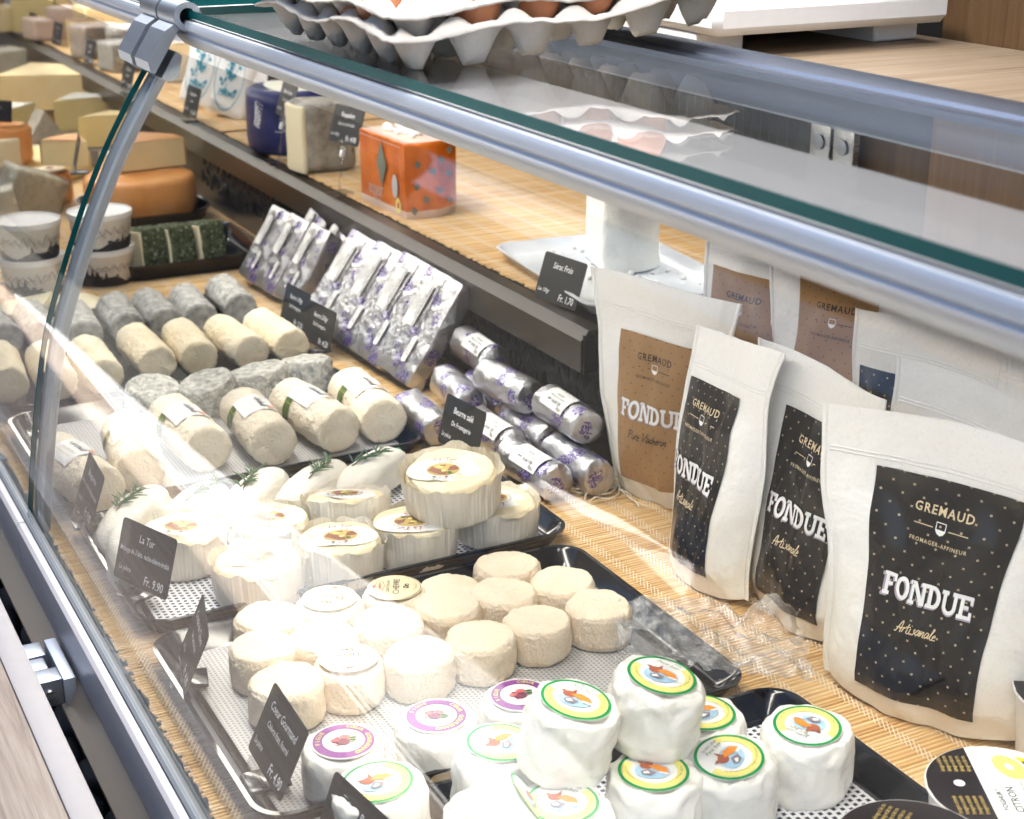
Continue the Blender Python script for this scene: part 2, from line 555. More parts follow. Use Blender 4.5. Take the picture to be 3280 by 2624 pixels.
def m_foil(print_scale=42, purple=True):
    t = NT('printed butter foil')
    co = t.co()
    n1 = t.noise(90, 5, .6); v = t.vor(46, 'F1')
    n2 = t.noise(30, 2, .5)
    h = t.math('ADD', t.math('MULTIPLY', v, .8), n1)
    c = t.mix(n2, (.50, .50, .53), (.68, .67, .67))
    # scattered violet motif: blotches broken up by fine noise
    wob = t.n('VectorMath', operation='ADD')
    nz = t.n('TexNoise', i_Scale=90.0, i_Detail=3.0)
    t.l(t.co(), nz.inputs['Vector'])
    sc_ = t.n('VectorMath', operation='SCALE'); sc_.inputs['Scale'].default_value = .018
    t.l(nz.outputs['Color'], sc_.inputs[0]); t.l(t.co(), wob.inputs[0]); t.l(sc_.outputs[0], wob.inputs[1])
    vv = t.vor(print_scale, 'F1', wob.outputs[0])
    inside = t.ramp(vv, [(.36, (1, 1, 1)), (.40, (0, 0, 0))])
    fine = t.ramp(t.noise(420, 3, .7), [(.47, (0, 0, 0)), (.51, (1, 1, 1))])
    fac = t.mix(1.0, inside, fine, 'MULTIPLY')
    c2 = t.mix(fac, c, (.075, .03, .26))
    m_ = t.math('SUBTRACT', 1.0, t.math('MULTIPLY', fac, .8))
    t.l(m_, t.p.inputs['Metallic'])
    mm = t.fin(c2, .34, 1.0, t.bump(h, .8, .003))
    t.l(m_, t.p.inputs['Metallic'])
    return mm
MAT['foil'] = m_foil(30)

def m_pouch():
    t = NT('frosted white pouch film')
    n1 = t.noise(9, 4, .6); n2 = t.noise(420, 2, .8)
    sp = t.n('SeparateXYZ'); t.l(t.co(), sp.inputs[0])
    fill = t.ramp(t.math('ADD', t.math('MULTIPLY', sp.outputs[2], 3.2), t.math('MULTIPLY', n1, .8)), [(.45, (1, 1, 1)), (.9, (0, 0, 0))])
    c = t.mix(fill, (.82, .82, .83), (.79, .75, .66))       # grated cheese showing through the lower half
    c = t.mix(t.math('MULTIPLY', t.ramp(n2, [(.55, (0, 0, 0)), (.7, (1, 1, 1))]), .22), c, (.42, .37, .31))
    n3 = t.noise(26, 3, .5)
    n4 = t.noise(11, 4, .55, dist=.8)
    return t.fin(c, .40, 0, t.bump(t.math('ADD', n3, t.math('MULTIPLY', n4, 2.0)), .5, .006), spec=.4)
MAT['pouch'] = m_pouch()

def m_panel(name, base, dot, gloss):
    """printed pouch panel: small motifs in offset rows, UV in metres"""
    t = NT(name)
    uv = t.n('UVMap'); 
    sp = t.n('SeparateXYZ'); t.l(uv.outputs[0], sp.inputs[0])
    pu, pv = .0155, .0092
    row = t.math('FLOOR', t.math('DIVIDE', sp.outputs[1], pv))
    shift = t.math('MULTIPLY', t.math('MODULO', row, 2.0), .5)
    u = t.math('SUBTRACT', t.math('FRACT', t.math('ADD', t.math('DIVIDE', sp.outputs[0], pu), shift)), .5)
    v = t.math('SUBTRACT', t.math('FRACT', t.math('DIVIDE', sp.outputs[1], pv)), .5)
    uu = t.math('MULTIPLY', u, pu * 1000); vv = t.math('MULTIPLY', v, pv * 1000)
    r_ = t.math('SQRT', t.math('ADD', t.math('MULTIPLY', uu, uu), t.math('MULTIPLY', vv, vv)))
    ring = t.math('LESS_THAN', t.math('ABSOLUTE', t.math('SUBTRACT', r_, .62)), .28)
    cross = t.math('MULTIPLY', t.math('LESS_THAN', t.math('ABSOLUTE', t.math('SUBTRACT', t.math('ABSOLUTE', uu), t.math('ABSOLUTE', vv))), .26), t.math('LESS_THAN', r_, 1.25))
    odd = t.math('MODULO', row, 2.0)
    mask = t.math('ADD', t.math('MULTIPLY', ring, odd), t.math('MULTIPLY', cross, t.math('SUBTRACT', 1.0, odd)), True)
    n1 = t.noise(8, 3)
    c = t.mix(n1, tuple(x * .8 for x in base), tuple(x * 1.2 for x in base))
    c = t.mix(mask, c, dot)
    n3 = t.noise(30, 3, .5)
    return t.fin(c, gloss, 0, t.bump(n3, .25, .004), spec=.5)
MAT['panel_black'] = m_panel('black printed panel', (.016, .014, .014), (.55, .45, .32), .22)
MAT['panel_brown'] = m_panel('kraft printed panel', (.33, .19, .085), (.05, .03, .02), .34)

def m_glass(name, tint, add=0.0):
    t = NT(name)
    g = t.n('NewGeometry')
    d = t.n('VectorMath', operation='DOT_PRODUCT')
    t.l(g.outputs['Incoming'], d.inputs[0]); t.l(g.outputs['Normal'], d.inputs[1])
    k = t.math('POWER', t.math('SUBTRACT', 1.0, t.math('ABSOLUTE', d.outputs['Value']), True), 4.6)
    f = t.math('ADD', t.math('MULTIPLY', k, .95 - add), .048 + add, True)
    tr = t.n('BsdfTransparent'); tr.inputs[0].default_value = (*tint, 1)
    gl = t.n('BsdfGlossy'); gl.inputs['Roughness'].default_value = 0.0
    mx = t.n('MixShader')
    t.l(f, mx.inputs[0]); t.l(tr.outputs[0], mx.inputs[1]); t.l(gl.outputs[0], mx.inputs[2])
    t.t.nodes.remove(t.p)
    t.l(mx.outputs[0], t.out.inputs[0])
    return t.m
MAT['glass'] = m_glass('clear float glass', (.985, .995, .99))
MAT['clear'] = m_glass('clear acrylic', (.90, .90, .90), .03)
MAT['glass_edge'] = plain('green glass edge', (.003, .095, .098), .4, spec=.15)
def m_film():
    t = NT('cling film')
    h = t.math('ADD', t.vor(55, 'F1'), t.noise(70, 5, .6))
    b = t.bump(h, 1.0, .01)
    tr = t.n('BsdfTransparent'); tr.inputs[0].default_value = (.93, .93, .93, 1)
    gl = t.n('BsdfGlossy'); gl.inputs['Roughness'].default_value = .08; t.l(b, gl.inputs['Normal'])
    fr = t.n('LayerWeight', i_Blend=.35); t.l(b, fr.inputs['Normal'])
    mx = t.n('MixShader')
    t.l(t.math('ADD', t.math('MULTIPLY', fr.outputs['Facing'], .45), .10, True), mx.inputs[0])
    t.l(tr.outputs[0], mx.inputs[1]); t.l(gl.outputs[0], mx.inputs[2])
    df = t.n('BsdfDiffuse'); df.inputs[0].default_value = (.85, .85, .86, 1); t.l(b, df.inputs['Normal'])
    m2 = t.n('MixShader'); m2.inputs[0].default_value = .10
    t.l(mx.outputs[0], m2.inputs[1]); t.l(df.outputs[0], m2.inputs[2])
    t.t.nodes.remove(t.p); t.l(m2.outputs[0], t.out.inputs[0])
    return t.m
MAT['film'] = m_film()
def m_pleat():
    t = NT('pleated paper')
    n1 = t.noise(40, 4)
    c = t.mix(n1, (.70, .64, .53), (.82, .77, .68))
    return t.fin(c, .6, 0, t.bump(n1, .2, .001), spec=.2, IOR=1.45)
MAT['pleat'] = m_pleat()
def m_net(name, a, b, pu, pv, hole):
    """woven or punched tray liner, UV-free: object-space grid"""
    t = NT(name)
    sp = t.n('SeparateXYZ'); t.l(t.co(), sp.inputs[0])
    x = t.math('SUBTRACT', t.math('FRACT', t.math('DIVIDE', sp.outputs[0], pu)), .5)
    y = t.math('SUBTRACT', t.math('FRACT', t.math('ADD', t.math('DIVIDE', sp.outputs[1], pv), t.math('MULTIPLY', t.math('FLOOR', t.math('DIVIDE', sp.outputs[0], pu)), .5))), .5)
    mk = t.math('MULTIPLY', t.math('LESS_THAN', t.math('ABSOLUTE', x), hole), t.math('LESS_THAN', t.math('ABSOLUTE', y), hole))
    return t.fin(t.mix(mk, a, b), .5, 0, t.bump(t.math('SUBTRACT', 1.0, mk), .6, .0015))
MAT['net'] = m_net('grey white liner', (.50, .49, .48), (.26, .25, .25), .0042, .0042, .27)
MAT['grid'] = m_net('white punched liner', (.80, .80, .84), (.02, .02, .03), .0064, .0064, .28)
def m_cobble():
    t = NT('cobblestone')
    n1 = t.noise(14, 5); oi = t.n('ObjectInfo')
    c = t.ramp(n1, [(.3, (.045, .045, .05)), (.7, (.10, .098, .10))])
    c = jitter(t, c, .5)
    return t.fin(c, .8, 0, t.bump(n1, .5, .004))
MAT['cobble'] = m_cobble()
MAT['grout'] = plain('dark joint sand', (.018, .018, .016), .95)
def m_roq():
    t = NT('orange foil wrap')
    n1 = t.noise(22, 5, .6); v = t.vor(26, 'F1'); n2 = t.noise(60, 4, .6, t.co(scale=(1, 1, .25)))
    c = t.ramp(n1, [(.3, (.46, .085, .006)), (.6, (.66, .16, .015)), (.85, (.66, .26, .08))])
    return t.fin(c, .25, .15, t.bump(t.math('ADD', v, n2), .5, .004), spec=.7)
MAT['roq'] = m_roq()
MAT['diamond'] = plain('grey green print', (.15, .17, .14), .4)
MAT['navy'] = m_cheese('navy wrap', (.012, .014, .07), (.03, .035, .15), 14, .3, .003, 20, .3, 0)
MAT['ribbed'] = None
def m_rib():
    t = NT('ribbed dark sheet')
    sp = t.n('SeparateXYZ'); t.l(t.co(), sp.inputs[0])
    w = t.math('FRACT', t.math('DIVIDE', sp.outputs[1], .012))
    mk = t.math('LESS_THAN', w, .16)
    return t.fin(t.mix(mk, (.012, .014, .02), (.07, .07, .075)), .15, 0, t.bump(mk, .5, .001))
MAT['ribbed'] = m_rib()
# ------------------------------------------------------------------ ground
rnd = random.Random(7)
g = MB().box(-30, 30, -30, 40, -1.06, -.96)
pav = g.build('pavement', MAT['grout']); pav['kind'] = 'structure'
def stone_mesh(seed):
    b = rbox(.105, .085, .07, .022, 3, 1, .008, seed, 14)
    return b.mesh('stone', MAT['cobble'], True)
stones = [stone_mesh(k) for k in range(5)]
k = 0
for i in range(7):
    for j in range(26):
        x = .02 + i * .118 + rnd.uniform(-.008, .008) + (.03 if j % 2 else 0)
        y = 1.2 + j * .098 + rnd.uniform(-.008, .008)
        o = link('cobblestone', stones[k % 5], pav, (x, y, -.975 + rnd.uniform(-.006, .004)), (rnd.uniform(-.05, .05), rnd.uniform(-.05, .05), rnd.uniform(-.15, .15)))
        o.scale = (rnd.uniform(.9, 1.05), rnd.uniform(.9, 1.08), 1)
        k += 1
lf = MB()
for a in (0, .9, -.9):
    lf.add([(0, 0, .006), (.03 * math.cos(a) - .008, .03 * math.sin(a), .012), (.05 * math.cos(a), .05 * math.sin(a), .004), (.03 * math.cos(a) + .008, .03 * math.sin(a) - .01, .014)], [(0, 1, 2, 3)])
o = lf.build('weed', MAT['dkgreen']); tag(o, 'small green weed between the cobblestones in the gap', 'weed'); o.location = (.22, 1.93, -.94)

# ------------------------------------------------------------------ customer ledge
# ------------------------------------------------------------------ stall canopy, added unseen lamps, and the facade across the lane (seen in the glass)
aw = thing('stall_canopy', 'canvas canopy over the vendor side of the stall', 'canopy')
def m_canvas():
    t = NT('translucent white canvas')
    a = t.n('BsdfDiffuse'); a.inputs[0].default_value = (.76, .76, .75, 1)
    b = t.n('BsdfTranslucent'); b.inputs[0].default_value = (.82, .81, .79, 1)
    mx = t.n('MixShader'); mx.inputs[0].default_value = .55
    t.l(a.outputs[0], mx.inputs[1]); t.l(b.outputs[0], mx.inputs[2])
    t.t.nodes.remove(t.p); t.l(mx.outputs[0], t.out.inputs[0])
    return t.m
MB().add([(.86, -4, 1.62), (2.7, -4, 1.62), (2.7, 9, 1.62), (.86, 9, 1.62)], [(0, 1, 2, 3)]).build('canvas', m_canvas(), aw)
MB().box(.845, .859, -4, 9, 1.56, 1.64).build('valance', plain('brown canvas', (.10, .07, .05), .8), aw)
MB().box(2.4, 2.42, -4, 9, -.96, 1.62).build('back_curtain', plain('dark canvas', (.05, .045, .04), .9), aw)
def unseen_lamp(loc, aim, power, label):  # out-of-view lamps added along the case to light the goods
    t = thing('unseen_lamp', label, 'lamp', loc, (Vector(aim) - Vector(loc)).to_track_quat('-Z', 'Y').to_euler(), 'unseen spot lamps lighting the case')
    MB().lathe([(.02, .12), (.035, .11), (.045, .02), (.048, 0)], 24, 0, False).build('housing', MAT['black_matt'], t, True)
    ld_ = bpy.data.lights.new('unseen_lamp_light', 'SPOT')
    ld_.energy = power; ld_.color = (1.0, .95, .88); ld_.shadow_soft_size = .18; ld_.spot_size = R(66); ld_.spot_blend = .6
    link('light', ld_, t)
unseen_lamp((.55, 2.96, 1.42), (.95, 2.0, .1), 6.5, 'unseen spot lamp at the far end, placed by the shelf shadows')
unseen_lamp((.36, 2.15, 1.42), (.72, 1.75, .0), 14, 'added unseen spot lamp over the middle of the case')
unseen_lamp((.34, 1.30, 1.42), (.72, 1.20, .0), 13.5, 'added unseen spot lamp over the small goat cheeses')
unseen_lamp((.32, .65, 1.42), (.78, .85, .0), 10, 'added unseen spot lamp over the near end of the case')
unseen_lamp((.50, 4.30, 1.42), (.85, 3.9, .1), 46, 'unseen spot lamp added to brighten the far section of the case')
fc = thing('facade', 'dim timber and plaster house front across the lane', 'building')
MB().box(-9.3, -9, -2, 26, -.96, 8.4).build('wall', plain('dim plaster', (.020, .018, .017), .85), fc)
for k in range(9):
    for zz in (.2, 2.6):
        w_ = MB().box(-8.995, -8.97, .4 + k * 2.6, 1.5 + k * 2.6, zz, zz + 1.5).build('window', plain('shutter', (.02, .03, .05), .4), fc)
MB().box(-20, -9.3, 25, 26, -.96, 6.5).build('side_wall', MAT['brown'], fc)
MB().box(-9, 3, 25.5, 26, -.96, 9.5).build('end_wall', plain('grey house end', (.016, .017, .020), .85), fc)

def parasol(label, loc, r, sc_):
    t = thing('parasol', label, 'parasol', loc, (0, 0, sc_), 'white parasols across the lane')
    v = [(0, 0, 2.75)]; f = []
    for k in range(8):
        a = k * math.pi / 4
        v += [(r * .5 * math.cos(a), r * .5 * math.sin(a), 2.55), (r * math.cos(a), r * math.sin(a), 2.22), (r * math.cos(a), r * math.sin(a), 2.08)]
        m_ = a + math.pi / 8
        v += [(r * .47 * math.cos(m_), r * .47 * math.sin(m_), 2.53), (r * .90 * math.cos(m_), r * .90 * math.sin(m_), 2.20), (r * .90 * math.cos(m_), r * .90 * math.sin(m_), 2.10)]
    n = 16
    for k in range(n):
        a = 1 + 3 * k; b = 1 + 3 * ((k + 1) % n)
        f += [(0, a, b), (a, a + 1, b + 1, b), (a + 1, a + 2, b + 2, b + 1)]
    PA = plain('white parasol cloth', (.75, .75, .80), .8); PB = plain('dark blue parasol cloth', (.02, .025, .06), .8)
    for k in range(n):
        fs = f[3 * k:3 * k + 3]; ids = sorted({i for q in fs for i in q})
        MB().add([v[i] for i in ids], [tuple(ids.index(i) for i in q) for q in fs]).build('panel', PA if k % 2 else PB, t)
    MB().tube([(0, 0, 0), (0, 0, 2.72)], .025, 8).build('pole', MAT['dark_steel'], t, True)
    return t
parasol('blue and white striped parasol across the lane', (-6.6, 8.4, -.96), 1.3, .2).scale = (1, 1, 1.22)

tb = thing('plank_table', 'long table of pale planks in the sun across the aisle', 'table')
PW = m_wood('sun bleached plank', (.14, .145, .15), (.40, .415, .435), (.52, .535, .56), 'Y', 1.3)
for k in range(9):
    MB().box(-.62 - .29 * (k + 1) + .012, -.62 - .29 * k, 2.35, 4.80, -.235, -.20).build('plank', PW, tb)
MB().box(-3.22, -.62, 4.801, 4.92, -.235, -.196).build('end_batten', plain('white batten', (.70, .70, .72), .5), tb)
MB().box(-.619, -.600, 2.35, 4.86, -.245, -.198).build('edge_batten', plain('white batten', (.70, .70, .72), .5), tb)
for x_ in (-3.0, -.8):
    for y_ in (2.5, 4.6):
        MB().tube([(x_, y_, -.96), (x_, y_, -.236)], .02, 8).build('leg', MAT['dark_steel'], tb)
ld = thing('folding_ledge', 'pale wood grain ledge with grey edging hinged along the case front', 'ledge', (0, 0, 0))
MB().box(-.25, .170, -.2, 3.4, -.034, -.0012).build('board', MAT['ledge'], ld)
EDGE = plain('grey ledge edging', (.30, .285, .29), .4)
b = rbox(.024, 3.6, .036, .003, 2)
o = b.build('edging', EDGE, ld, 'auto'); o.location = (.1825, 1.6, -.0355)
o = b.build('edging', plain('white outer edging', (.78, .78, .80), .4), ld, 'auto'); o.location = (-.2625, 1.6, -.0355)
def hinge(y):
    h = link('hinge', None, ld, (.196, y, -.052))
    a = rbox(.03, .030, .028, .002); q = a.build('leaf_plate', MAT['alu2'], h, 'auto'); q.location = (.006, .028, 0)
    a = rbox(.03, .024, .028, .002); q = a.build('leaf_plate', MAT['alu2'], h, 'auto'); q.location = (.003, -.001, -.001)
    a = rbox(.034, .026, .028, .002); q = a.build('leaf_plate', MAT['alu2'], h, 'auto'); q.location = (.008, -.028, 0)
    a = rbox(.012, .088, .03, .002); q = a.build('bracket', MAT['alu'], h, 'auto'); q.location = (.031, 0, -.002)
    a = MB().lathe([(.0055, 0), (.0055, .002), (.0045, .003)], 16)
    q = a.build('pin', MAT['steel'], h, 'auto'); q.location = (.012, -.0412, .014); q.rotation_euler = (R(90), 0, 0)
hinge(1.375)
hinge(2.0)

# ------------------------------------------------------------------ the glass display case
case = thing('display_case', 'refrigerated cheese counter with curved front glass and brushed metal rails', 'display case')
Y0, YJ, Y1 = -.45, 1.607, 6.2
# tub / floor / body
MB().box(.262, 1.42, Y0, Y1, -.05, -.012).build('floor_pan', MAT['white_lip'], case)
MB().box(.72, .74, Y0, Y1, -.93, -.05).build('front_panel', MAT['bronze'], case)
MB().box(.238, .262, Y0, Y1, -.05, -.0305).build('front_beam', MAT['bronze'], case)
fr = MB()
fr.prism([(.2365, -.03), (.2365, .020), (.2395, .0235), (.2455, .0235), (.2455, -.03)], Y0, YJ - .001)
front_rail = fr.build('front_rail', MAT['white_lip'], case)
fr = MB(); fr.prism([(.2365, -.03), (.2365, .020), (.2395, .0235), (.2455, .0235), (.2455, -.03)], YJ + .001, Y1)
fr.build('front_rail', MAT['white_lip'], case)
fr = MB(); fr.prism([(.2462, -.012), (.2462, .026), (.2482, .029), (.2522, .029), (.2522, .012), (.268, .003), (.268, -.012)], Y0, Y1)
fr.build('gasket', MAT['gasket'], case)
# outer recess strip and tubes below the rail
MB().prism([(.2365, -.0305), (.220, -.060), (.220, -.064), (.2365, -.064)], Y0, Y1).build('drip_profile', plain('taupe profile', (.16, .14, .125), .4), case)
t_ = MB().tube([(.199, Y0, -.30), (.199, Y1, -.30)], .021, 20); t_.build('guard_tube', MAT['dark_steel'], case, True)
# curved glass: a bent 6 mm sheet for each section
GP = [(.2485, .022), (.2585, .090), (.272, .165), (.288, .234), (.312, .300), (.338, .362), (.366, .419), (.395, .468), (.4265, .516), (.4320, .5245)]
def spline(P, n):
    out = []
    for i in range(len(P) - 1):
        p0 = P[max(i - 1, 0)]; p1 = P[i]; p2 = P[i + 1]; p3 = P[min(i + 2, len(P) - 1)]
        for k in range(n):
            t = k / n
            out.append(tuple(.5 * (2 * b + (c - a) * t + (2 * a - 5 * b + 4 * c - d) * t * t + (3 * b - a - 3 * c + d) * t ** 3) for a, b, c, d in zip(p0, p1, p2, p3)))
    return out + [P[-1]]
GS = spline(GP, 5)
def bent_sheet(ya, yb, name):
    nrm = []
    for i in range(len(GS)):
        a = Vector(GS[max(i - 1, 0)]); c = Vector(GS[min(i + 1, len(GS) - 1)])
        d = (c - a).normalized(); nrm.append(Vector((d.y, -d.x)))
    inn = [(p[0] + n_.x * .005, p[1] + n_.y * .005) for p, n_ in zip(GS, nrm)]
    b = MB(); n = len(GS); ny = 2
    def sheet(P, flip):
        v = [(x, y, z) for y in (ya, yb) for x, z in P]
        f = [(i, i + 1, n + i + 1, n + i) for i in range(n - 1)]
        if flip: f = [tuple(reversed(q)) for q in f]
        return v, f
    b.add(*sheet(GS, True)); b.add(*sheet(inn, False))
    o = b.build(name, MAT['glass'], case, True)
    for y in (ya, yb):
        e = MB().add([(x, y, z) for x, z in GS] + [(x, y, z) for x, z in inn], [(i, i + 1, n + i + 1, n + i) for i in range(n - 1)])
        e.build('glass_edge', MAT['glass_edge'], o)
    return o
bent_sheet(Y0, YJ - .0015, 'front_glass')
bent_sheet(YJ + .0015, Y1, 'front_glass')
# steel support blade that follows the glass at the joint
sb = MB()
pr = []
w0 = .0075
P_in = []
for i, p in enumerate(GS[:-3]):
    a = Vector(GS[max(i - 1, 0)]); c = Vector(GS[min(i + 1, len(GS) - 1)])
    d = (c - a).normalized(); n_ = Vector((d.y, -d.x))
    P_in.append((Vector(p) + n_ * .0065, n_))
prof = [(-.012, 0), (.012, 0), (.013, .003), (.010, .010), (.004, .014), (-.004, .014), (-.010, .010), (-.013, .003)]
vv = []; ff = []
for p, n_ in P_in:
    for (dy, dn) in prof:
        q = p + n_ * dn
        vv.append((q.x, YJ - .0165 + dy * 1.15, q.y))
m_ = len(prof)
for i in range(len(P_in) - 1):
    for k in range(m_):
        j = (k + 1) % m_
        ff.append((i * m_ + k, i * m_ + j, (i + 1) * m_ + j, (i + 1) * m_ + k))
sb.add(vv, ff)
sb.build('support_blade', MAT['alu'], case, 'auto')

# top front rail (lamp profile)
def top_rail(ya, yb):
    pr = [(.470, .5205), (.461, .5220), (.4530, .5262), (.4475, .5318), (.4447, .5365), (.4447, .5390), (.4462, .5408), (.4437, .5440), (.4444, .5485), (.4468, .5515),
          (.556, .5515), (.556, .545), (.50, .5375), (.482, .5245), (.476, .5210)]
    q = MB().prism(pr, ya, yb).build('top_rail', MAT['alu'], case, 'auto')
    MB().box(.452, .5555, ya + .01, yb - .01, .5522, .5532).build('rail_flange', MAT['white_lip'], q)
    MB().box(.503, .531, ya + .02, yb - .02, .5335, .5352).build('lamp_strip', LED, q)
def m_led():
    t = NT('warm lamp strip')
    e = t.n('Emission', i_Strength=8.0); e.inputs[0].default_value = (1.0, .92, .80, 1)
    t.t.nodes.remove(t.p); t.l(e.outputs[0], t.out.inputs[0])
    return t.m
LED = m_led()
top_rail(Y0, YJ - .03)
top_rail(YJ + .03, Y1)
# flat top glass
def top_glass(ya, yb):
    b = MB(); v = [(.450, ya, .5625), (.676, ya, .5625), (.676, yb, .5625), (.450, yb, .5625)]
    b.add(v, [(0, 1, 2, 3)]); b.add([(x, y, .5545) for x, y, z in v], [(0, 1, 2, 3)])
    o = b.build('top_glass', MAT['glass'], case)
    e = MB(); a = .5545; c = .5625
    e.add([(.4499, ya, a), (.4499, yb, a), (.4499, yb, c), (.4499, ya, c)], [(0, 1, 2, 3)])
    e.add([(.45, ya, a), (.676, ya, a), (.676, ya, c), (.45, ya, c)], [(0, 1, 2, 3)])
    e.add([(.45, yb, a), (.676, yb, a), (.676, yb, c), (.45, yb, c)], [(0, 1, 2, 3)])
    e.build('glass_edge', MAT['glass_edge'], o)
top_glass(Y0, YJ - .045)
top_glass(YJ + .045, Y1)
# rear rail of the top glass
pr = [(.676, .540), (.676, .5650), (.690, .5652), (.692, .5675), (.704, .5695), (.722, .5695), (.732, .5670), (.735, .5630), (.752, .5625), (.755, .5600), (.755, .540)]
rr = MB().prism(pr, Y0, Y1).build('rear_rail', m_metal('bluish anodised rail', (.15, .18, .25), .36, (300, 2, 300)), case, 'auto')
q = MB().prism([(.756, .517), (.756, .540), (.766, .540), (.766, .53), (.772, .525), (.772, .517)], Y0, 1.47).build('inner_profile', MAT['alu'], case)
for y in (.62, .86, 1.10, 1.34):
    s_ = MB().lathe([(.0042, 0), (.0042, .0012), (.003, .0018)], 14)
    o = s_.build('screw', MAT['steel'], q, 'auto'); o.location = (.7555, y, .5285); o.rotation_euler = (0, R(-90), 0)
# sliding rear doors
d1 = MB().box(.775, .779, .93, 1.46, .400, .5165).build('rear_door', MAT['ribbed'], case)
door_reflection = MB().box(.782, .786, .2, .955, .400, .5165).build('rear_door', MAT['walnut'], case)  # door coloured brown to paint in the wood panel's reflection
for y in (.918, .946):
    o = rbox(.006, .024, .05, .001).build('lock_plate', MAT['steel'], d1, 'auto'); o.location = (.7705, y, .466)
    s_ = MB().lathe([(.006, 0), (.006, .0014), (.003, .0020)], 16)
    c_ = s_.build('screw', MAT['alu2'], o, 'auto'); c_.location = (-.0035, 0, .035); c_.rotation_euler = (0, R(-90), 0)
# joint clamp
def clamp(y, w):
    h = link('glass_clamp', None, case, (0, y, 0))
    d = Vector((.549, .836)); nn = Vector((-.836, .549))
    A = Vector((.4165, .5075))
    def pt(a_, o_): q = A + d * a_ + nn * o_; return (q.x, q.y)
    out = [pt(-.008, .001), pt(-.008, .006), pt(-.001, .0125), pt(.034, .0125), pt(.044, .008), pt(.046, .001)]
    inn = [pt(-.008, -.0065), pt(.022, -.0065), pt(.022, -.014), pt(.002, -.022), pt(-.008, -.014)]
    MB().prism(out, -w / 2, w / 2).build('block', MAT['alu2'], h)
    MB().prism(inn, -w / 2, w / 2).build('block', MAT['alu2'], h)
    t_ = MB()
    n = 24; y0, y1 = -w / 2 - .004, w / 2 + .004
    v = []
    for yy in (y0, y1):
        for r_ in (.0145, .0085):
            for i in range(n):
                a = 2 * math.pi * i / n
                v.append(((.448 + r_ * math.cos(a)), yy, .556 + r_ * math.sin(a)))
    f = []
    for i in range(n):
        j = (i + 1) % n
        f += [(i, j, 2 * n + j, 2 * n + i), (n + i, 3 * n + i, 3 * n + j, n + j), (i, n + i, n + j, j), (2 * n + i, 2 * n + j, 3 * n + j, 3 * n + i)]
    t_.add(v, f)
    t_.build('pivot_tube', MAT['alu2'], h, 'auto')
    MB().tube([(.448, y1 - .004, .556), (.448, y0 + .012, .556)], .0083, 20).build('bore_shade', MAT['painted_dark'], h)  # black plug stands for the shade inside the tube
clamp(YJ - .035, .052)
clamp(YJ + .032, .052)
# raised shelf
sh = link('shelf', None, case)
YS = 1.535
MB().box(.912, 1.42, YS, Y1, .148, .156).build('board', MAT['black_matt'], sh)
MB().prism([(.902, .112), (.906, .112), (.906, .149), (.9165, .160), (.934, .160), (.934, .164), (.913, .1645), (.902, .152)], YS, Y1).build('fascia', MAT['bronze'], sh)
MB().box(.904, 1.42, YS - .004, YS - .0005, .112, .160).build('end_cap', MAT['black'], sh)
pl = MB().box(.925, .929, 1.40, Y1, -.012, .147).build('back_plate', plain('black sheet steel', (.030, .031, .036), .25, .3), sh)
# black triangles laid on for the shade inside a fan of openings
tri = MB(); r2 = random.Random(3)
yy = 1.42
while yy < 3.2:
    for k in range(7):
        a = math.pi * (k + .5) / 7
        for ra, rb in ((.014, .036), (.042, .066), (.072, .092)):
            c0 = (yy + .075 * 0 + math.cos(a) * ra, .035 + math.sin(a) * ra * 1.1)
            c1 = (yy + math.cos(a - .16) * rb, .035 + math.sin(a - .16) * rb * 1.1)
            c2 = (yy + math.cos(a + .16) * rb, .035 + math.sin(a + .16) * rb * 1.1)
            tri.add([(.9243, *c0), (.9243, *c1), (.9243, *c2)], [(0, 1, 2)])
    yy += .165
tri.build('lattice_shade', MAT['painted_dark'], pl)['kind'] = 'stuff'
MB().box(.93, .96, 1.40, 1.43, -.012, .147).build('bracket', MAT['steel'], sh)
MB().box(1.42, 1.44, Y0, Y1, -.05, .53).build('rear_wall', MAT['black_matt'], case)

# vendor's worktop, panel behind it and chopping board
wt = thing('worktop', 'oak worktop behind the glass top of the case', 'worktop', (0, 0, 0))
MB().box(.757, 1.112, -.4, 1.72, .518, .535).build('board', MAT['worktop'], wt)
wp = thing('wood_panel', 'upright brown oak panel at the back of the worktop', 'panel', (0, 0, 0))
MB().box(1.114, 1.132, -.4, 1.195, .40, 1.1).build('board', MAT['walnut'], wp)
MB().box(1.126, 1.140, 1.1955, 4.2, .30, 1.0).build('backing', MAT['painted_dark'], wp)  # black sheet put in for the dark area beyond the panel
cb = thing('chopping_board', 'white plastic chopping board raised on two feet on the oak worktop', 'chopping board', (.950, 1.455, .5355))
o = rbox(.275, .60, .030, .0075, 1).build('slab', MAT['white_plastic'], cb, 'auto'); o.location = (0, 0, .020)
for x in (-.105, .105):
    o = rbox(.055, .52, .0195, .002, 1).build('foot', MAT['white_plastic'], cb, 'auto'); o.location = (x, 0, .0002)

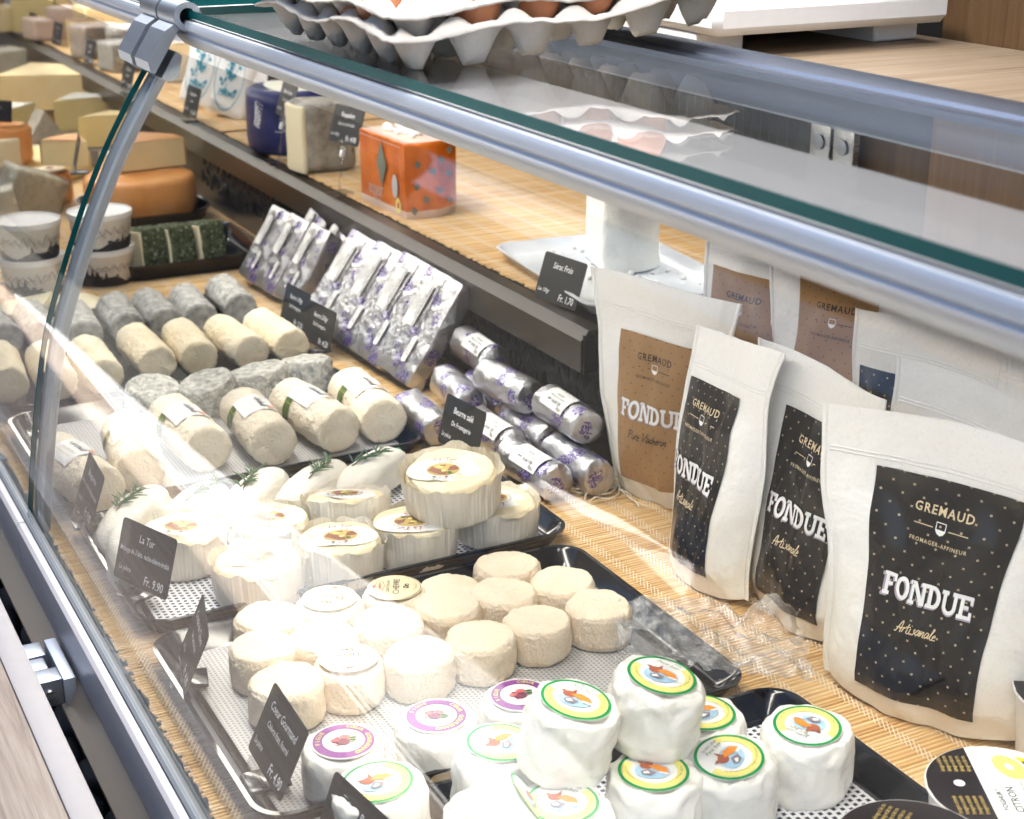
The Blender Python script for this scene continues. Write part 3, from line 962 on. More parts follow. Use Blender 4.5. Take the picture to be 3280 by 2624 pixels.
# ------------------------------------------------------------------ bamboo mats
def bamboo(name, label, x0, x1, y0, y1, z, gap=0, seed=1):
    mt = thing(name, label, 'mat')
    r = random.Random(seed)
    b = MB(); y = y0
    while y < y1:
        w = r.uniform(.0034, .0058); h = r.uniform(.0016, .0026)
        za = z; dx = r.uniform(-.003, .003)
        b.add([(x0 + dx, y, za), (x1 + dx, y, za), (x1 + dx, y + w * .28, za + h), (x0 + dx, y + w * .28, za + h),
               (x1 + dx, y + w * .74, za + h), (x0 + dx, y + w * .74, za + h), (x1 + dx, y + w, za), (x0 + dx, y + w, za)],
              [(0, 1, 2, 3), (3, 2, 4, 5), (5, 4, 6, 7), (0, 3, 5, 7), (1, 6, 4, 2)])
        y += w + r.uniform(.0001, .0004)
    o = b.build('slats', MAT['bamboo'], mt); o['kind'] = 'stuff'
    MB().box(x0 + .004, x1 - .004, y0 + .002, y1 - .002, z - .0022, z - .0002).build('backing', MAT['brown'], mt)
    s_ = MB(); x = x0 + .016
    while x < x1:
        y = y0 + .004
        while y < y1 - .02:
            zz = z + .0029
            v = []
            n = 6
            for i in range(n + 1):
                t = i / n
                px = x + .0055 - .011 * t; py = y + .019 - .019 * t
                v += [(px - .00055, py, zz + .0004 * (i % 2)), (px + .00055, py, zz + .0004 * (i % 2))]
            s_.add(v, [(2 * i, 2 * i + 1, 2 * i + 3, 2 * i + 2) for i in range(n)])
            y += .0068
        x += .0385
    o = s_.build('stitching', MAT['thread'], mt); o['kind'] = 'stuff'
    return mt
bamboo('bamboo_mat', 'tan bamboo mat lining the case floor under the trays and pouches', .272, 1.20, -.1, 2.69, -.0115 + .009, seed=1)
bamboo('bamboo_mat', 'tan bamboo mat on the raised shelf under the orange wrapped cheese', .937, 1.40, 1.66, 3.02, .1655, seed=2)
bamboo('bamboo_mat', 'tan bamboo mat lining the far floor under tubs and wheels', .272, 1.20, 2.71, 6.0, -.0025, seed=3)
bamboo('bamboo_mat', 'tan bamboo mat on the far end of the raised shelf', .937, 1.40, 3.05, 5.9, .1655, seed=4)
MZ = .0005   # top of the floor mat
# ------------------------------------------------------------------ trays and liners
def rrect(x0, x1, y0, y1, r, n=8):
    P = []
    for cx, cy, a0 in ((x1 - r, y1 - r, 0), (x0 + r, y1 - r, 90), (x0 + r, y0 + r, 180), (x1 - r, y0 + r, 270)):
        for k in range(n + 1):
            a = R(a0 + 90 * k / n)
            P.append((cx + r * math.cos(a), cy + r * math.sin(a)))
    return P
def tray(label, x0, x1, y0, y1, z=MZ, h=.022, r=.03, rot=0, mat='black', name='serving_tray', cat='tray'):
    cx, cy = (x0 + x1) / 2, (y0 + y1) / 2
    t = thing(name, label, cat, (cx, cy, z), (0, 0, R(rot)))
    a, b_ = (x1 - x0) / 2, (y1 - y0) / 2
    rings = []
    for ins, zz in ((.016, 0), (.013, .001), (.003, h - .003), (0, h - .002), (0, h), (.004, h), (.006, h - .002), (.016, .006), (.022, .004)):
        rings.append([(x, y, zz) for x, y in rrect(-a + ins, a - ins, -b_ + ins, b_ - ins, max(r - ins * .6, .006))])
    m = MB(); n = len(rings[0]); v = [p for q in rings for p in q]; f = []
    for k in range(len(rings) - 1):
        for i in range(n):
            j = (i + 1) % n
            f.append((k * n + i, k * n + j, (k + 1) * n + j, (k + 1) * n + i))
    f.append(tuple(range((len(rings) - 1) * n, len(rings) * n)))
    f.append(tuple(reversed(range(n))))
    m.add(v, f)
    m.build('body', MAT[mat], t, 'auto')
    return t
tray('black plastic tray holding the small round goat cheeses', .292, .750, .962, 1.290)
tray('black plastic tray holding the paper cup cheeses and rosemary cheeses', .296, .768, 1.312, 1.600)
tray('black plastic tray holding the labelled goat logs', .290, .742, 1.628, 1.962)
tray('black plastic tray holding the grey and cream goat logs', .285, .742, 1.985, 2.395)
tray('black plastic tray of small wrapped cheeses with green ring labels', .300, .762, .50, .942, MZ + .0015, .026)
tray('low black tray behind the log cheeses holding the herb crusted pieces', .600, .880, 2.585, 2.86, MZ, .030)
def liner(label, x0, x1, y0, y1, z, mat):
    b = MB(); nx, ny = 16, 16; v = []; f = []
    for i in range(nx + 1):
        for j in range(ny + 1):
            x = (i / nx - .5) * (x1 - x0); y = (j / ny - .5) * (y1 - y0)
            v.append((x, y, .0012 + .0006 * noise.noise(Vector((x * 20, y * 20, z * 50)))))
    for i in range(nx):
        for j in range(ny):
            a = i * (ny + 1) + j
            f.append((a, a + ny + 1, a + ny + 2, a + 1))
    b.add(v, f)
    o = b.build('tray_liner', MAT[mat], None, True)
    o.location = ((x0 + x1) / 2, (y0 + y1) / 2, z)
    tag(o, label, 'liner')
    return o
liner('grey white woven liner under the small round goat cheeses', .316, .70, .985, 1.268, .0052, 'net')
liner('white ribbed liner under the paper cup cheeses', .318, .744, 1.334, 1.578, .0052, 'grid')
liner('pale woven liner under the labelled goat logs', .312, .718, 1.652, 1.94, .0052, 'net')
liner('white punched liner under the green ring cheeses', .325, .738, .53, .918, .0068, 'grid')

# ------------------------------------------------------------------ small round goat cheeses
def round_cheese(r, h, seed, top_dome=.0, rough=.0013, fold=.0, wr=.0014):
    rn = random.Random(seed)
    prof = []
    for k in range(3): prof.append((r * (.5 + .15 * k), 0.0005))
    ks = 34
    for k in range(ks + 1):
        a = -math.pi / 2 + math.pi * k / ks
        e = .55
        rr = r * .80 + r * .20 * (abs(math.cos(a)) ** e)
        z = h / 2 + h / 2 * math.copysign(abs(math.sin(a)) ** e, math.sin(a))
        prof.append((rr, z))
    for k in range(12): prof.append((r * (.76 - .06 * k), h + top_dome * (k + 1) / 12))
    off = Vector((seed * 7.3, seed * 2.1, seed))
    sq = [rn.uniform(-.03, .03) for _ in range(4)]
    def fn(p, a, k):
        s_ = 1 + sq[0] * math.cos(2 * a + sq[2] * 60) + sq[1] * .6 * math.cos(3 * a + sq[3] * 60)
        p = Vector((p.x * s_, p.y * s_, p.z))
        d = noise.noise_vector(p * 60 + off) * rough + noise.noise_vector(p * 150 + off) * rough * .4
        w_ = 1 - abs(noise.noise(Vector((p.x * 240, p.y * 240, p.z * 190)) + off)) * 2
        if wr: d += p.normalized() * (wr * w_) * (1 if p.z < h * .9 else .45)
        if p.z < .001: d *= 0
        if fold: d += Vector((p.x, p.y, 0)).normalized() * fold * noise.noise(Vector((a * 2.5, p.z * 60, seed)))
        return p + d
    return MB().lathe(prof, 128, 0, True, fn)
cz = .0070
CR = [round_cheese(.0315, .037, s_, .0006).mesh('crottin', MAT['crottin'], True) for s_ in range(6)]
def top_map(z, ox=0, oy=0, bend=0.0, rot=0):
    c, s_ = math.cos(rot), math.sin(rot)
    return lambda x, y: (ox + x * c - y * s_, oy + x * s_ + y * c, z - bend * (x * x + y * y))
def sticker(parent, z, layers, mapper, name='label'):
    """layers: list of (material key, pieces); each 0.25 mm above the last; first layer is the paper with an edge"""
    root = None
    for k, (mk, pieces) in enumerate(layers):
        b = MB()
        b.decal(pieces, lambda x, y, k=k: (lambda p: (p[0], p[1], p[2] + .0003 * k))(mapper(x, y)))
        o = b.build(name if k == 0 else 'print', MAT[mk], root or parent)
        root = root or o
    return root
def chevre_label(parent, rot, z):
    L = [('cream_paper', [disc2d(.0262, 36, rings=(.35, .7, 1))]),
         ('dark_ink', [tr2d(text2d('CHÈVRE', .0088, .004), 0, -.0015), tr2d(text2d('CROTTIN DE', .0042, .002), 0, .0062)] + arc_text('FRANCE', .0205, -math.pi / 2, .0030, True) + [tr2d(ring2d(.0016, .0030, 8), -.002, -.0110), tr2d(ring2d(.001, .0024, 7), .003, -.0118), ring2d(.0246, .0251, 36, 3.5, 5.9)]),
         ('red_ink', [tr2d(text2d('GERMAIN', .0036, .003), 0, .0142), strip2d([(-.010, .0115), (-.010, .0165), (-.004, .0185), (.004, .0185), (.010, .0165), (.010, .0115), (0, .0095)], .0006, True), tr2d(poly2d([(-.003, 0), (.003, 0), (.002, .0035), (0, .002), (-.002, .0035)]), 0, .0188)])]
    return sticker(parent, z, L, top_map(z, 0, 0, 2.0, rot))
crots = [
 (.457, 1.239, 'goat cheese with a cream round sticker behind the front row of its tray', -.15),
 (.520, 1.230, 'goat cheese with a cream sticker turned sideways at the back of its tray', 1.6),
 (.430, 1.125, 'goat cheese with an upside down cream sticker near the white liner', 3.3),
 (.398, 1.244, 'small round goat cheese in the far left corner of the tray', None),
 (.491, 1.179, 'small round goat cheese just in front of the two back stickered ones', None),
 (.429, 1.183, 'small ridged goat cheese between two stickered goat cheeses', None),
 (.373, 1.188, 'small round goat cheese nearest the crottin price card', None),
 (.370, 1.120, 'small round goat cheese behind the Coeur Gourmand price card', None),
 (.492, 1.113, 'small round goat cheese beside the one with upside down sticker', None),
 (.552, 1.183, 'small round goat cheese in the middle of the tray just before the pale back one', None),
 (.572, 1.217, 'pale round goat cheese touching the sideways stickered one in the back row', None),
 (.554, 1.114, 'small round goat cheese at the near edge, crossed by a glare line', None),
 (.645, 1.237, 'small ridged goat cheese at the back of the tray near the corner', None),
 (.675, 1.177, 'small flat topped goat cheese against the inner rim of the tray', None),
 (.681, 1.118, 'whitest round goat cheese at the near inner corner of the tray', None),
 (.611, 1.179, 'small round goat cheese second from the inner rim of its row', None),
 (.616, 1.120, 'small round goat cheese beside the whitest one', None)]
rnd = random.Random(11)
for i, (x, y, lb, st) in enumerate(crots):
    c = thing('goat_cheese', lb, 'cheese', (x, y, cz), (0, 0, 0), 'small round goat cheeses on the black tray')
    o = link('body', CR[i % 6], c); o.rotation_euler = (0, 0, rnd.uniform(0, 6.2)); o.scale = (rnd.uniform(.98, 1.04), rnd.uniform(.98, 1.04), rnd.uniform(.93, 1.08))
    if st is not None:
        chevre_label(c, st - .485, .0422)

# ------------------------------------------------------------------ wrapped fresh cheeses
FIG = [round_cheese(.0345, .040, 30 + s_, .001, .0016, .0015, .0002).mesh('fig', MAT['fresh'], True) for s_ in range(2)]
def film_skin(r, h, seed):
    b = round_cheese(r + .0012, h + .0012, seed, .0, .0022, .002)
    return b.mesh('film', MAT['film'], True)
def fig_label(parent, rot, z):
    L = [('paper', [disc2d(.0258, 40, rings=(.3, .6, .8, 1))]),
         ('purple', [ring2d(.0168, .0246, 44)]),
         ('lime', arc_text('CŒUR GOURMAND', .0207, .15, .0052, False, .01, .20) + arc_text('FIGUE', .0207, math.pi * .93, .0052, False, .01, .20)),
         ('figdark', [disc2d(.0055, 20, -.0005, -.003, .0045), disc2d(.0022, 10, -.005, .002)] + arc_text('Chèvre garni à la préparation de figues', .0145, -.5, .0022, True, 0, .105)),
         ('figred', [disc2d(.0042, 18, .001, .0035, .0030), disc2d(.0036, 16, -.0065, -.001, .0026), tr2d(poly2d([(-.002, 0), (.002, -.001), (0, .002)]), -.005, -.0085)]),
         ('dkgreen', [disc2d(.0036, 14, .0075, .0015, .0016), disc2d(.003, 14, .0072, -.0022, .0014)])]
    return sticker(parent, z, L, top_map(z, 0, 0, 1.2, rot))
for i, (x, y, lb, rot) in enumerate([(.374, .997, 'white cheese with purple ring fig sticker next to the front price card', -.35),
                                     (.455, .997, 'white cheese with purple ring fig sticker, middle of the three', -.9),
                                     (.531, .994, 'white cheese with purple ring fig sticker partly behind the stacked green ring cheeses', -.2)]):
    c = thing('fig_cheese', lb, 'cheese', (x, y, cz + .001), (0, 0, 0), 'fresh cheeses with fig stickers')
    o = link('body', FIG[i % 2], c); o.rotation_euler = (0, 0, i * 2.1)
    fig_label(c, rot, .0436)
GRN = [round_cheese(.0365, .056, 50 + s_, .001, .0026, .0026, .0002).mesh('petit', MAT['fresh'], True) for s_ in range(3)]
def green_label(parent, rot, z):
    L = [('paper', [disc2d(.0272, 40, rings=(.3, .6, .8, 1))]),
         ('green', [ring2d(.0243, .0268, 44)]),
         ('yellow', [ring2d(.0178, .0240, 40, R(150), R(395))]),
         ('skyblue', [disc2d(.0135, 26, -.001, -.002, .010)]),
         ('rust_ink', [disc2d(.0052, 16, -.005, .004, .0045), poly2d([(-.009, .006), (-.012, .010), (-.007, .009)]), poly2d([(-.003, .008), (.001, .012), (.000, .006)])]),
         ('orange_ink', [poly2d([(-.004, .003), (.003, .006), (.010, .001), (.0115, -.006), (.004, -.004)])]),
         ('slate_ink', [poly2d([(-.010, -.004), (-.004, -.0015), (.002, -.006), (-.003, -.010), (-.009, -.008)])]),
         ('paper', [poly2d([(.004, -.0045), (.0112, -.0065), (.0095, -.0085), (.0035, -.0065)]), poly2d([(-.0085, -.0055), (-.0045, -.004), (-.003, -.007), (-.0078, -.0075)])]),
         ('dkgreen', [tr2d(text2d('Petit bqv', .0052, .0, .25), .005, .0125, -.5)]),
         ('ink', [tr2d(text2d('23.DEC.2020', .0034, .002), .007, .016, -.5)] + arc_text('La Fromachèvre Fromagerie artisanale et élevage caprin', .0205, -1.55, .0024, True, 0, .062))]
    return sticker(parent, z, L, top_map(z, 0, 0, 1.0, rot))
zt = .0085
gl = [(.555, .827, zt, (0, 0, 0), 'green ring cheese under the tallest stacked one', -.5),
      (.622, .820, zt, (.06, -.10, 0), 'green ring cheese whose whole label shows, second from the inner tray end', .9),
      (.475, .824, zt, (0, 0, 0), 'green ring cheese at the bottom of the picture under a stacked one', -.4),
      (.469, .916, zt, (.02, .05, 0), 'green ring cheese half hidden behind the stacked pair', .8),
      (.633, .880, zt, (.02, .02, 0), 'green ring cheese mostly hidden behind the tall stacked one', .3),
      (.698, .827, zt, (.05, -.03, 0), 'green ring cheese alone at the inner end of its tray', 2.4),
      (.370, .909, zt, (-.02, -.06, 0), 'green ring cheese beside the small dark price card at the bottom', .3),
      (.574, .866, zt + .058, (.10, .13, 0), 'tallest green ring cheese stacked on top behind', -.55),
      (.497, .866, zt + .058, (.10, .16, 0), 'green ring cheese stacked on top in front, tilted forward', -.5)]
for i, (x, y, z, rt, lb, lr) in enumerate(gl):
    c = thing('ring_label_cheese', lb, 'cheese', (x, y, z), rt, 'fresh cheeses with green ring labels')
    o = link('body', GRN[i % 3], c); o.rotation_euler = (0, 0, i * 1.3)
    green_label(c, lr, .0592)
c = thing('ring_label_cheese', 'green ring cheese tipped on its side with the label facing away', 'cheese', (.412, .848, zt + .022), (R(18), R(52), R(8)), 'fresh cheeses with green ring labels')
link('body', GRN[1], c)
green_label(c, 0.4, .0585)

# crumpled cling film beside the tray
def film_sheet():
    b = MB(); n = 70; v = []; f = []
    rn = random.Random(5)
    for i in range(n + 1):
        for j in range(n + 1):
            u = i / n; w = j / n
            x = (u - .5) * .17 + .012 * noise.noise(Vector((w * 5, u * 3, 1)))
            y = (w - .5) * .125 + .014 * noise.noise(Vector((u * 5, w * 3, 4)))
            q = Vector((x * 40, y * 40, 3))
            z = .016 + .016 * noise.ridged_multi_fractal(q * .35, 1.0, 2.0, 4, 1.0, 2.0) - .018 + .007 * noise.noise(q * 2.2)
            z += .035 * math.exp(-(((x - .055) / .02) ** 2 + ((y - .045) / .018) ** 2))
            v.append((x, y, max(z, .0008 + .001 * ((i * 7 + j * 3) % 5) / 5)))
    for i in range(n):
        for j in range(n):
            a = i * (n + 1) + j
            f.append((a, a + n + 1, a + n + 2, a + 1))
    return b.add(v, f)
o = film_sheet().build('cling_film', MAT['film']); o.location = (.740, 1.018, .0225); o.rotation_euler = (0, R(5), R(-32))
tag(o, 'crumpled clear cling film lying over the tray rim', 'cling film')

# ------------------------------------------------------------------ goat logs
def log_mesh(r, L, seed, mat, rough=.0018, sag=.9):
    b = MB(); n = 84; m = 64; v = []; f = []
    off = Vector((seed * 5.1, seed, seed * 2.7))
    ring = []
    def put(y, rr):
        for i in range(n):
            a = 2 * math.pi * i / n
            p = Vector((rr * math.cos(a), y, rr * math.sin(a)))
            if p.z < 0: p.z *= sag
            d = noise.noise_vector(p * 55 + off) * rough + noise.noise_vector(p * 170 + off) * rough * .45 + noise.noise_vector(p * 14 + off) * rough * .5
            w_ = 1 - abs(noise.noise(p * 210 + off)) * 2
            d += Vector((p.x, 0, p.z)).normalized() * .0014 * w_
            v.append(p + d)
    seq = [(-L / 2, r * t) for t in (.25, .5, .75, .9)] + [(-L / 2 + .0015, r * .97)]
    seq += [(-L / 2 + .004 + (L - .008) * k / m, r) for k in range(m + 1)]
    seq += [(L / 2 - .0015, r * .97)] + [(L / 2, r * t) for t in (.9, .75, .5, .25)]
    for y, rr in seq: put(y, rr)
    K = len(seq)
    for k in range(K - 1):
        for i in range(n):
            j = (i + 1) % n
            f.append((k * n + i, (k + 1) * n + i, (k + 1) * n + j, k * n + j))
    f.append(tuple(range(n))); f.append(tuple(reversed(range((K - 1) * n, K * n))))
    b.add(v, f)
    return b.mesh('log', MAT[mat], True)
GL = [log_mesh(.0258, .128, s_, 'ash') for s_ in range(3)]
CL = [log_mesh(.0265, .128, 10 + s_, 'cream') for s_ in range(3)]
KL = [log_mesh(.0295, .140, 20 + s_, 'capri') for s_ in range(3)]
rnd = random.Random(4)
gx = [(.709, 2.312, 'grey ash log nearest the foil butter packs in the back row'), (.638, 2.285, 'grey ash log second from the butter packs in the back row'), (.582, 2.288, 'grey ash log in the middle of the back row beside the wrapped slices'),
      (.526, 2.290, 'grey ash log just inside the glass joint in the back row'), (.461, 2.280, 'grey ash log behind the metal glass support'), (.405, 2.31, 'grey ash log seen through the far glass panel'), (.345, 2.32, 'grey ash log at the very edge of the far glass panel')]
for i, (x, y, lb) in enumerate(gx):
    o = link('goat_log', GL[i % 3], None, (x, y, .0325), (0, 0, R(rnd.uniform(-5, 5)))); tag(o, lb, 'cheese', 'grey ash coated goat logs')
cx_ = [(.705, 2.092, 'cream log at the butter end of the second row'), (.643, 2.088, 'cream log second from the butter end'), (.577, 2.100, 'cream log third from the butter end'),
       (.515, 2.105, 'cream log fourth from the butter end under a glare band'), (.437, 2.080, 'cream log with a pointed end beside the glass joint'), (.377, 2.085, 'cream log behind the metal glass support'), (.318, 2.11, 'cream log at the edge of the far glass panel')]
for i, (x, y, lb) in enumerate(cx_):
    o = link('goat_log', CL[i % 3], None, (x, y, .0330), (0, 0, R(rnd.uniform(-6, 6)))); tag(o, lb, 'cheese', 'cream coloured goat logs')
AL = [round_cheese(.034, .040, 70 + s_, .001, .0020).mesh('ash_round', MAT['ashpale'], True) for s_ in range(3)]
for i, (x, y, lb) in enumerate([(.690, 1.915, 'mottled grey oval cheese next to the butter price cards'), (.622, 1.908, 'mottled grey oval cheese in the middle of its short row'),
                                (.546, 1.902, 'mottled grey oval cheese above a labelled log under the glare'), (.472, 1.915, 'mottled grey oval cheese washed out by the glass reflection')]):
    o = link('ash_cheese', AL[i % 3], None, (x, y, .0075), (R(-10), 0, i * 1.1)); o.scale = (1.0, 1.2, 1.08); tag(o, lb, 'cheese', 'mottled ash cheeses')
def log_label(parent, r):
    def mp(lift):
        return lambda u, w: ((r + lift) * math.sin(u / r), w, (r + lift) * math.cos(u / r))
    # w runs along the log (towards -y), u round it ; text reads along -y
    def rot(pc): return [([(y * 1.0, -x) for x, y in v], f) for v, f in pc]
    def grid(x0, x1, y0, y1, n=8):
        v = []; f = []
        for i in range(n + 1):
            v += [(x0, y0 + (y1 - y0) * i / n), (x1, y0 + (y1 - y0) * i / n)]
        for i in range(n): f.append((2 * i, 2 * i + 1, 2 * i + 3, 2 * i + 2))
        return v, f
    a = MB().decal(rot([grid(-.027, .027, -.024, .022)]), mp(.0016)).build('label', MAT['paper'], parent, True)
    b = MB().decal(rot([grid(-.026, -.010, -.052, -.024)]), mp(.0015)).build('band', MAT['olive'], a, True)
    MB().decal(rot([tr2d(p, 0, .004) for p in script('Caprifeuille', .0056, .16)]), mp(.0020)).build('lettering', MAT['ink'], a)
    MB().decal(rot([tr2d(text2d('AU LAIT CRU', .0050), 0, -.0065), tr2d(text2d('Fromage de Chèvre du Poitou', .0032), 0, -.0130)]), mp(.0020)).build('lettering', MAT['tan_ink'], a)
    MB().decal(rot([tr2d(disc2d(.0035, 14), .020, .012), tr2d(poly2d([(-.008, 0), (.006, .001), (.008, .003), (-.006, .002)]), .012, .016)]), mp(.0020)).build('print', MAT['orange_ink'], a)
    MB().decal(rot([tr2d(text2d('moulé à la louche', .0034), -.018, -.030)]), mp(.0020)).build('lettering', MAT['lime'], a)
kx = [(.706, 1.757, 'labelled goat log nearest the silver butter rolls', -4), (.632, 1.752, 'labelled goat log second from the butter rolls', 6), (.556, 1.748, 'labelled goat log third from the butter rolls, crossed by a glare line', -3),
      (.473, 1.766, 'labelled goat log fourth from the butter rolls, inside the bright reflection', 3), (.396, 1.735, 'labelled goat log inside the bright reflection with its end near the rosemary cheese', -8), (.322, 1.70, 'labelled goat log behind the glass joint above the brown card', 9)]
for i, (x, y, lb, rz) in enumerate(kx):
    c = thing('goat_log', lb, 'cheese', (x, y - .012, .0365), (0, 0, R(rz)), 'goat logs with paper labels')
    link('body', KL[i % 3], c)
    log_label(c, .0305)
o = rbox(.085, .11, .016, .003, 2, 4, .003, 4, 18).build('wrapped_slices', MAT['paste2'], None, True); o.location = (.505, 2.47, MZ); o.rotation_euler = (0, R(6), R(20)); tag(o, 'cling wrapped pale cheese slices just in front of the printed tubs', 'cheese', 'wrapped pale slices')
o = rbox(.085, .11, .020, .003, 2, 4, .003, 5, 18).build('wrapped_slices', MAT['paste2'], None, True); o.location = (.415, 2.48, MZ); o.rotation_euler = (0, R(-12), R(-25)); tag(o, 'cling wrapped pale cheese slices beside the metal glass support', 'cheese', 'wrapped pale slices')

# ------------------------------------------------------------------ cheeses in pleated paper cups
def cup_mesh(seed):
    b = MB(); n = 144; v = []; f = []
    rows = [(.0405, .0004), (.0425, .004), (.0440, .016), (.0450, .030), (.0462, .044), (.0472, .052)]
    for k, (r, z) in enumerate(rows):
        for i in range(n):
            a = 2 * math.pi * i / n
            pl_ = ((1 if i % 2 else -1) * (.00012 + .0005 * max(0, noise.noise(Vector((a * 5, k * .3, seed))))) + .0013 * noise.noise(Vector((a * 9, k * .25, seed + 4)))) * (k > 0)
            q = r + pl_ + (.0035 if k == 5 else .0016) * noise.noise(Vector((math.cos(a) * 3, math.sin(a) * 3, seed + k * .5)))
            zz = z + (.0075 * noise.noise(Vector((math.cos(a) * 4, math.sin(a) * 4, seed * 3.3))) if k == 5 else 0)
            v.append((q * math.cos(a), q * math.sin(a), zz))
    for k in range(len(rows) - 1):
        for i in range(n):
            j = (i + 1) % n
            f.append((k * n + i, k * n + j, (k + 1) * n + j, (k + 1) * n + i))
    f.append(tuple(reversed(range(n))))
    b.add(v, f)
    return b.mesh('cup', MAT['pleat'], False)
CUP = [cup_mesh(s_) for s_ in range(3)]
LT = [round_cheese(.0418, .050, 90 + s_, .002, .0018).mesh('latur', MAT['latur'], True) for s_ in range(3)]
def tur_label(parent, rot, z, ox=0, oy=0):
    out = []
    for i in range(44):
        a = 2 * math.pi * i / 44
        q = 1 + .10 * math.cos(2 * a) - .10 * math.exp(-((a - 4.5) / .35) ** 2)
        out.append((.0275 * q * math.cos(a) * 1.05, .0225 * q * math.sin(a)))
    paper = ([(0, 0)] + [(x * .55, y * .55) for x, y in out] + out, [(0, 1 + i, 1 + (i + 1) % 44) for i in range(44)] + [(1 + i, 45 + i, 45 + (i + 1) % 44, 1 + (i + 1) % 44) for i in range(44)])
    gear = []
    for i in range(22):
        a0 = 2 * math.pi * i / 22
        gear.append(([(.0168 * math.cos(a0), .0125 * math.sin(a0) - .001), (.0168 * math.cos(a0 + .17), .0125 * math.sin(a0 + .17) - .001), (.0188 * math.cos(a0 + .13), .0143 * math.sin(a0 + .13) - .001), (.0188 * math.cos(a0 + .04), .0143 * math.sin(a0 + .04) - .001)], [(0, 1, 2, 3)]))
    L = [('paper', [paper]), ('grey_ink', gear),
         ('tan_ink', [disc2d(.0145, 26, 0, -.001, .0105)]),
         ('brick_ink', [poly2d([(-.0135, -.003), (-.002, -.0105), (.004, -.0105), (.003, -.004), (-.006, .000), (-.010, .004)]), poly2d([(.004, -.004), (.013, -.002), (.0135, .001), (.010, .006), (.0055, .003)]), poly2d([(-.004, .002), (.002, .004), (.002, .0065), (-.003, .006)])]),
         ('yellow', [poly2d([(-.006, .0015), (-.001, .0005), (.000, .003), (-.005, .004)]), poly2d([(-.001, -.006), (.0025, -.006), (.0025, -.003), (-.001, -.0025)])]),
         ('dkgreen', [disc2d(.0025, 10, .006, -.0075, .0016), tr2d(poly2d([(0, 0), (.003, 0), (.003, .0018), (0, .0018)]), -.008, -.0155)]),
         ('red_ink', [tr2d(p, 0, .0155) for p in script('la', .0001)][:0] + [tr2d(text2d('La Tur', .0080, .004, .2), .001, .0160), tr2d(poly2d([(0, 0), (.003, 0), (.003, .0018), (0, .0018)]), .003, -.0158)]),
         ('ink', [tr2d(text2d('10  12  20', .0034, .002), -.002, -.0185)] + arc_text('Ingredienti latte di mucca pecora capra', .0245, -1.55, .0019, True, 0, .068)[::1])]
    m0 = top_map(z, ox, oy, 1.6, rot)
    return sticker(parent, z, L, lambda x, y: m0(x * 1.22, y * 1.22))
pz = .0075
tl = [(.700, 1.366, pz, (0, 0, .5), 'paper cup cheese under the stacked one, torn cup facing the bamboo mat', (2.8, -.004, .004)),
      (.600, 1.362, pz, (0, 0, 1.4), 'paper cup cheese under the stacked one, next to the round goat cheeses', (2.7, -.010, .006)),
      (.514, 1.358, pz, (0, 0, 2.2), 'paper cup cheese with a full upright label in the front row of its tray', (-.35, -.002, 0)),
      (.556, 1.440, pz + .004, (R(-12), R(6), .2), 'paper cup cheese leaning back with its label turned sideways', (-1.2, .0, .0)),
      (.466, 1.436, pz, (0, 0, 3.1), 'paper cup cheese under the striped reflection in the second row', (-.55, 0, 0)),
      (.424, 1.350, pz, (0, 0, .9), 'paper cup cheese under the striped reflection in the front row', (-.45, 0, 0)),
      (.378, 1.456, pz, (0, 0, 1.9), 'paper cup cheese behind the brown price card', (-.6, 0, 0)),
      (.648, 1.366, pz + .0455, (R(3), R(-7), .3), 'paper cup cheese stacked on top of two others', (-.55, -.008, .002))]
for i, (x, y, z, rt, lb, (lr, ox, oy)) in enumerate(tl):
    c = thing('paper_cup_cheese', lb, 'cheese', (x, y, z), rt, 'bloomy cheeses in pleated paper cups')
    o = link('body', LT[i % 3], c); o.scale = (1.03, 1.03, .84)
    o = link('paper_cup', CUP[i % 3], c); o.scale = (1.03, 1.03, .84)
    if i == 7:
        for q in c.children: q.scale = (1.16, 1.16, .92)
    tur_label(c, lr - rt[2], .0490 if i == 7 else .0450, ox, oy)
# rosemary cheeses
def boat(seed):
    b = MB(); n = 30; m = 30; v = []; f = []
    L, wd, h = .128, .056, .050
    for k in range(m + 1):
        t = k / m * 2 - 1
        s_ = max(1 - abs(t) ** 3.2, .02) ** .5
        for i in range(n):
            a = 2 * math.pi * i / n
            y = wd / 2 * s_ * math.copysign(abs(math.cos(a)) ** .8, math.cos(a)); z = h * (.30 + .70 * s_) * (.5 + .5 * math.copysign(abs(math.sin(a)) ** .7, math.sin(a)))
            if z > .02: y *= .72
            p = Vector((L / 2 * t, y, z))
            p += noise.noise_vector(p * 45 + Vector((seed * 4, 0, 1))) * .0022 + noise.noise_vector(p * 150 + Vector((seed * 4, 0, 1))) * .0008
            if z < .002: p.z = 0
            v.append(p)
    for k in range(m):
        for i in range(n):
            j = (i + 1) % n
            f.append((k * n + i, k * n + j, (k + 1) * n + j, (k + 1) * n + i))
    f.append(tuple(reversed(range(n)))); f.append(tuple(range(m * n, (m + 1) * n)))
    return b.add(v, f).mesh('boat', MAT['rose'], True)
BT = [boat(s_) for s_ in range(3)]
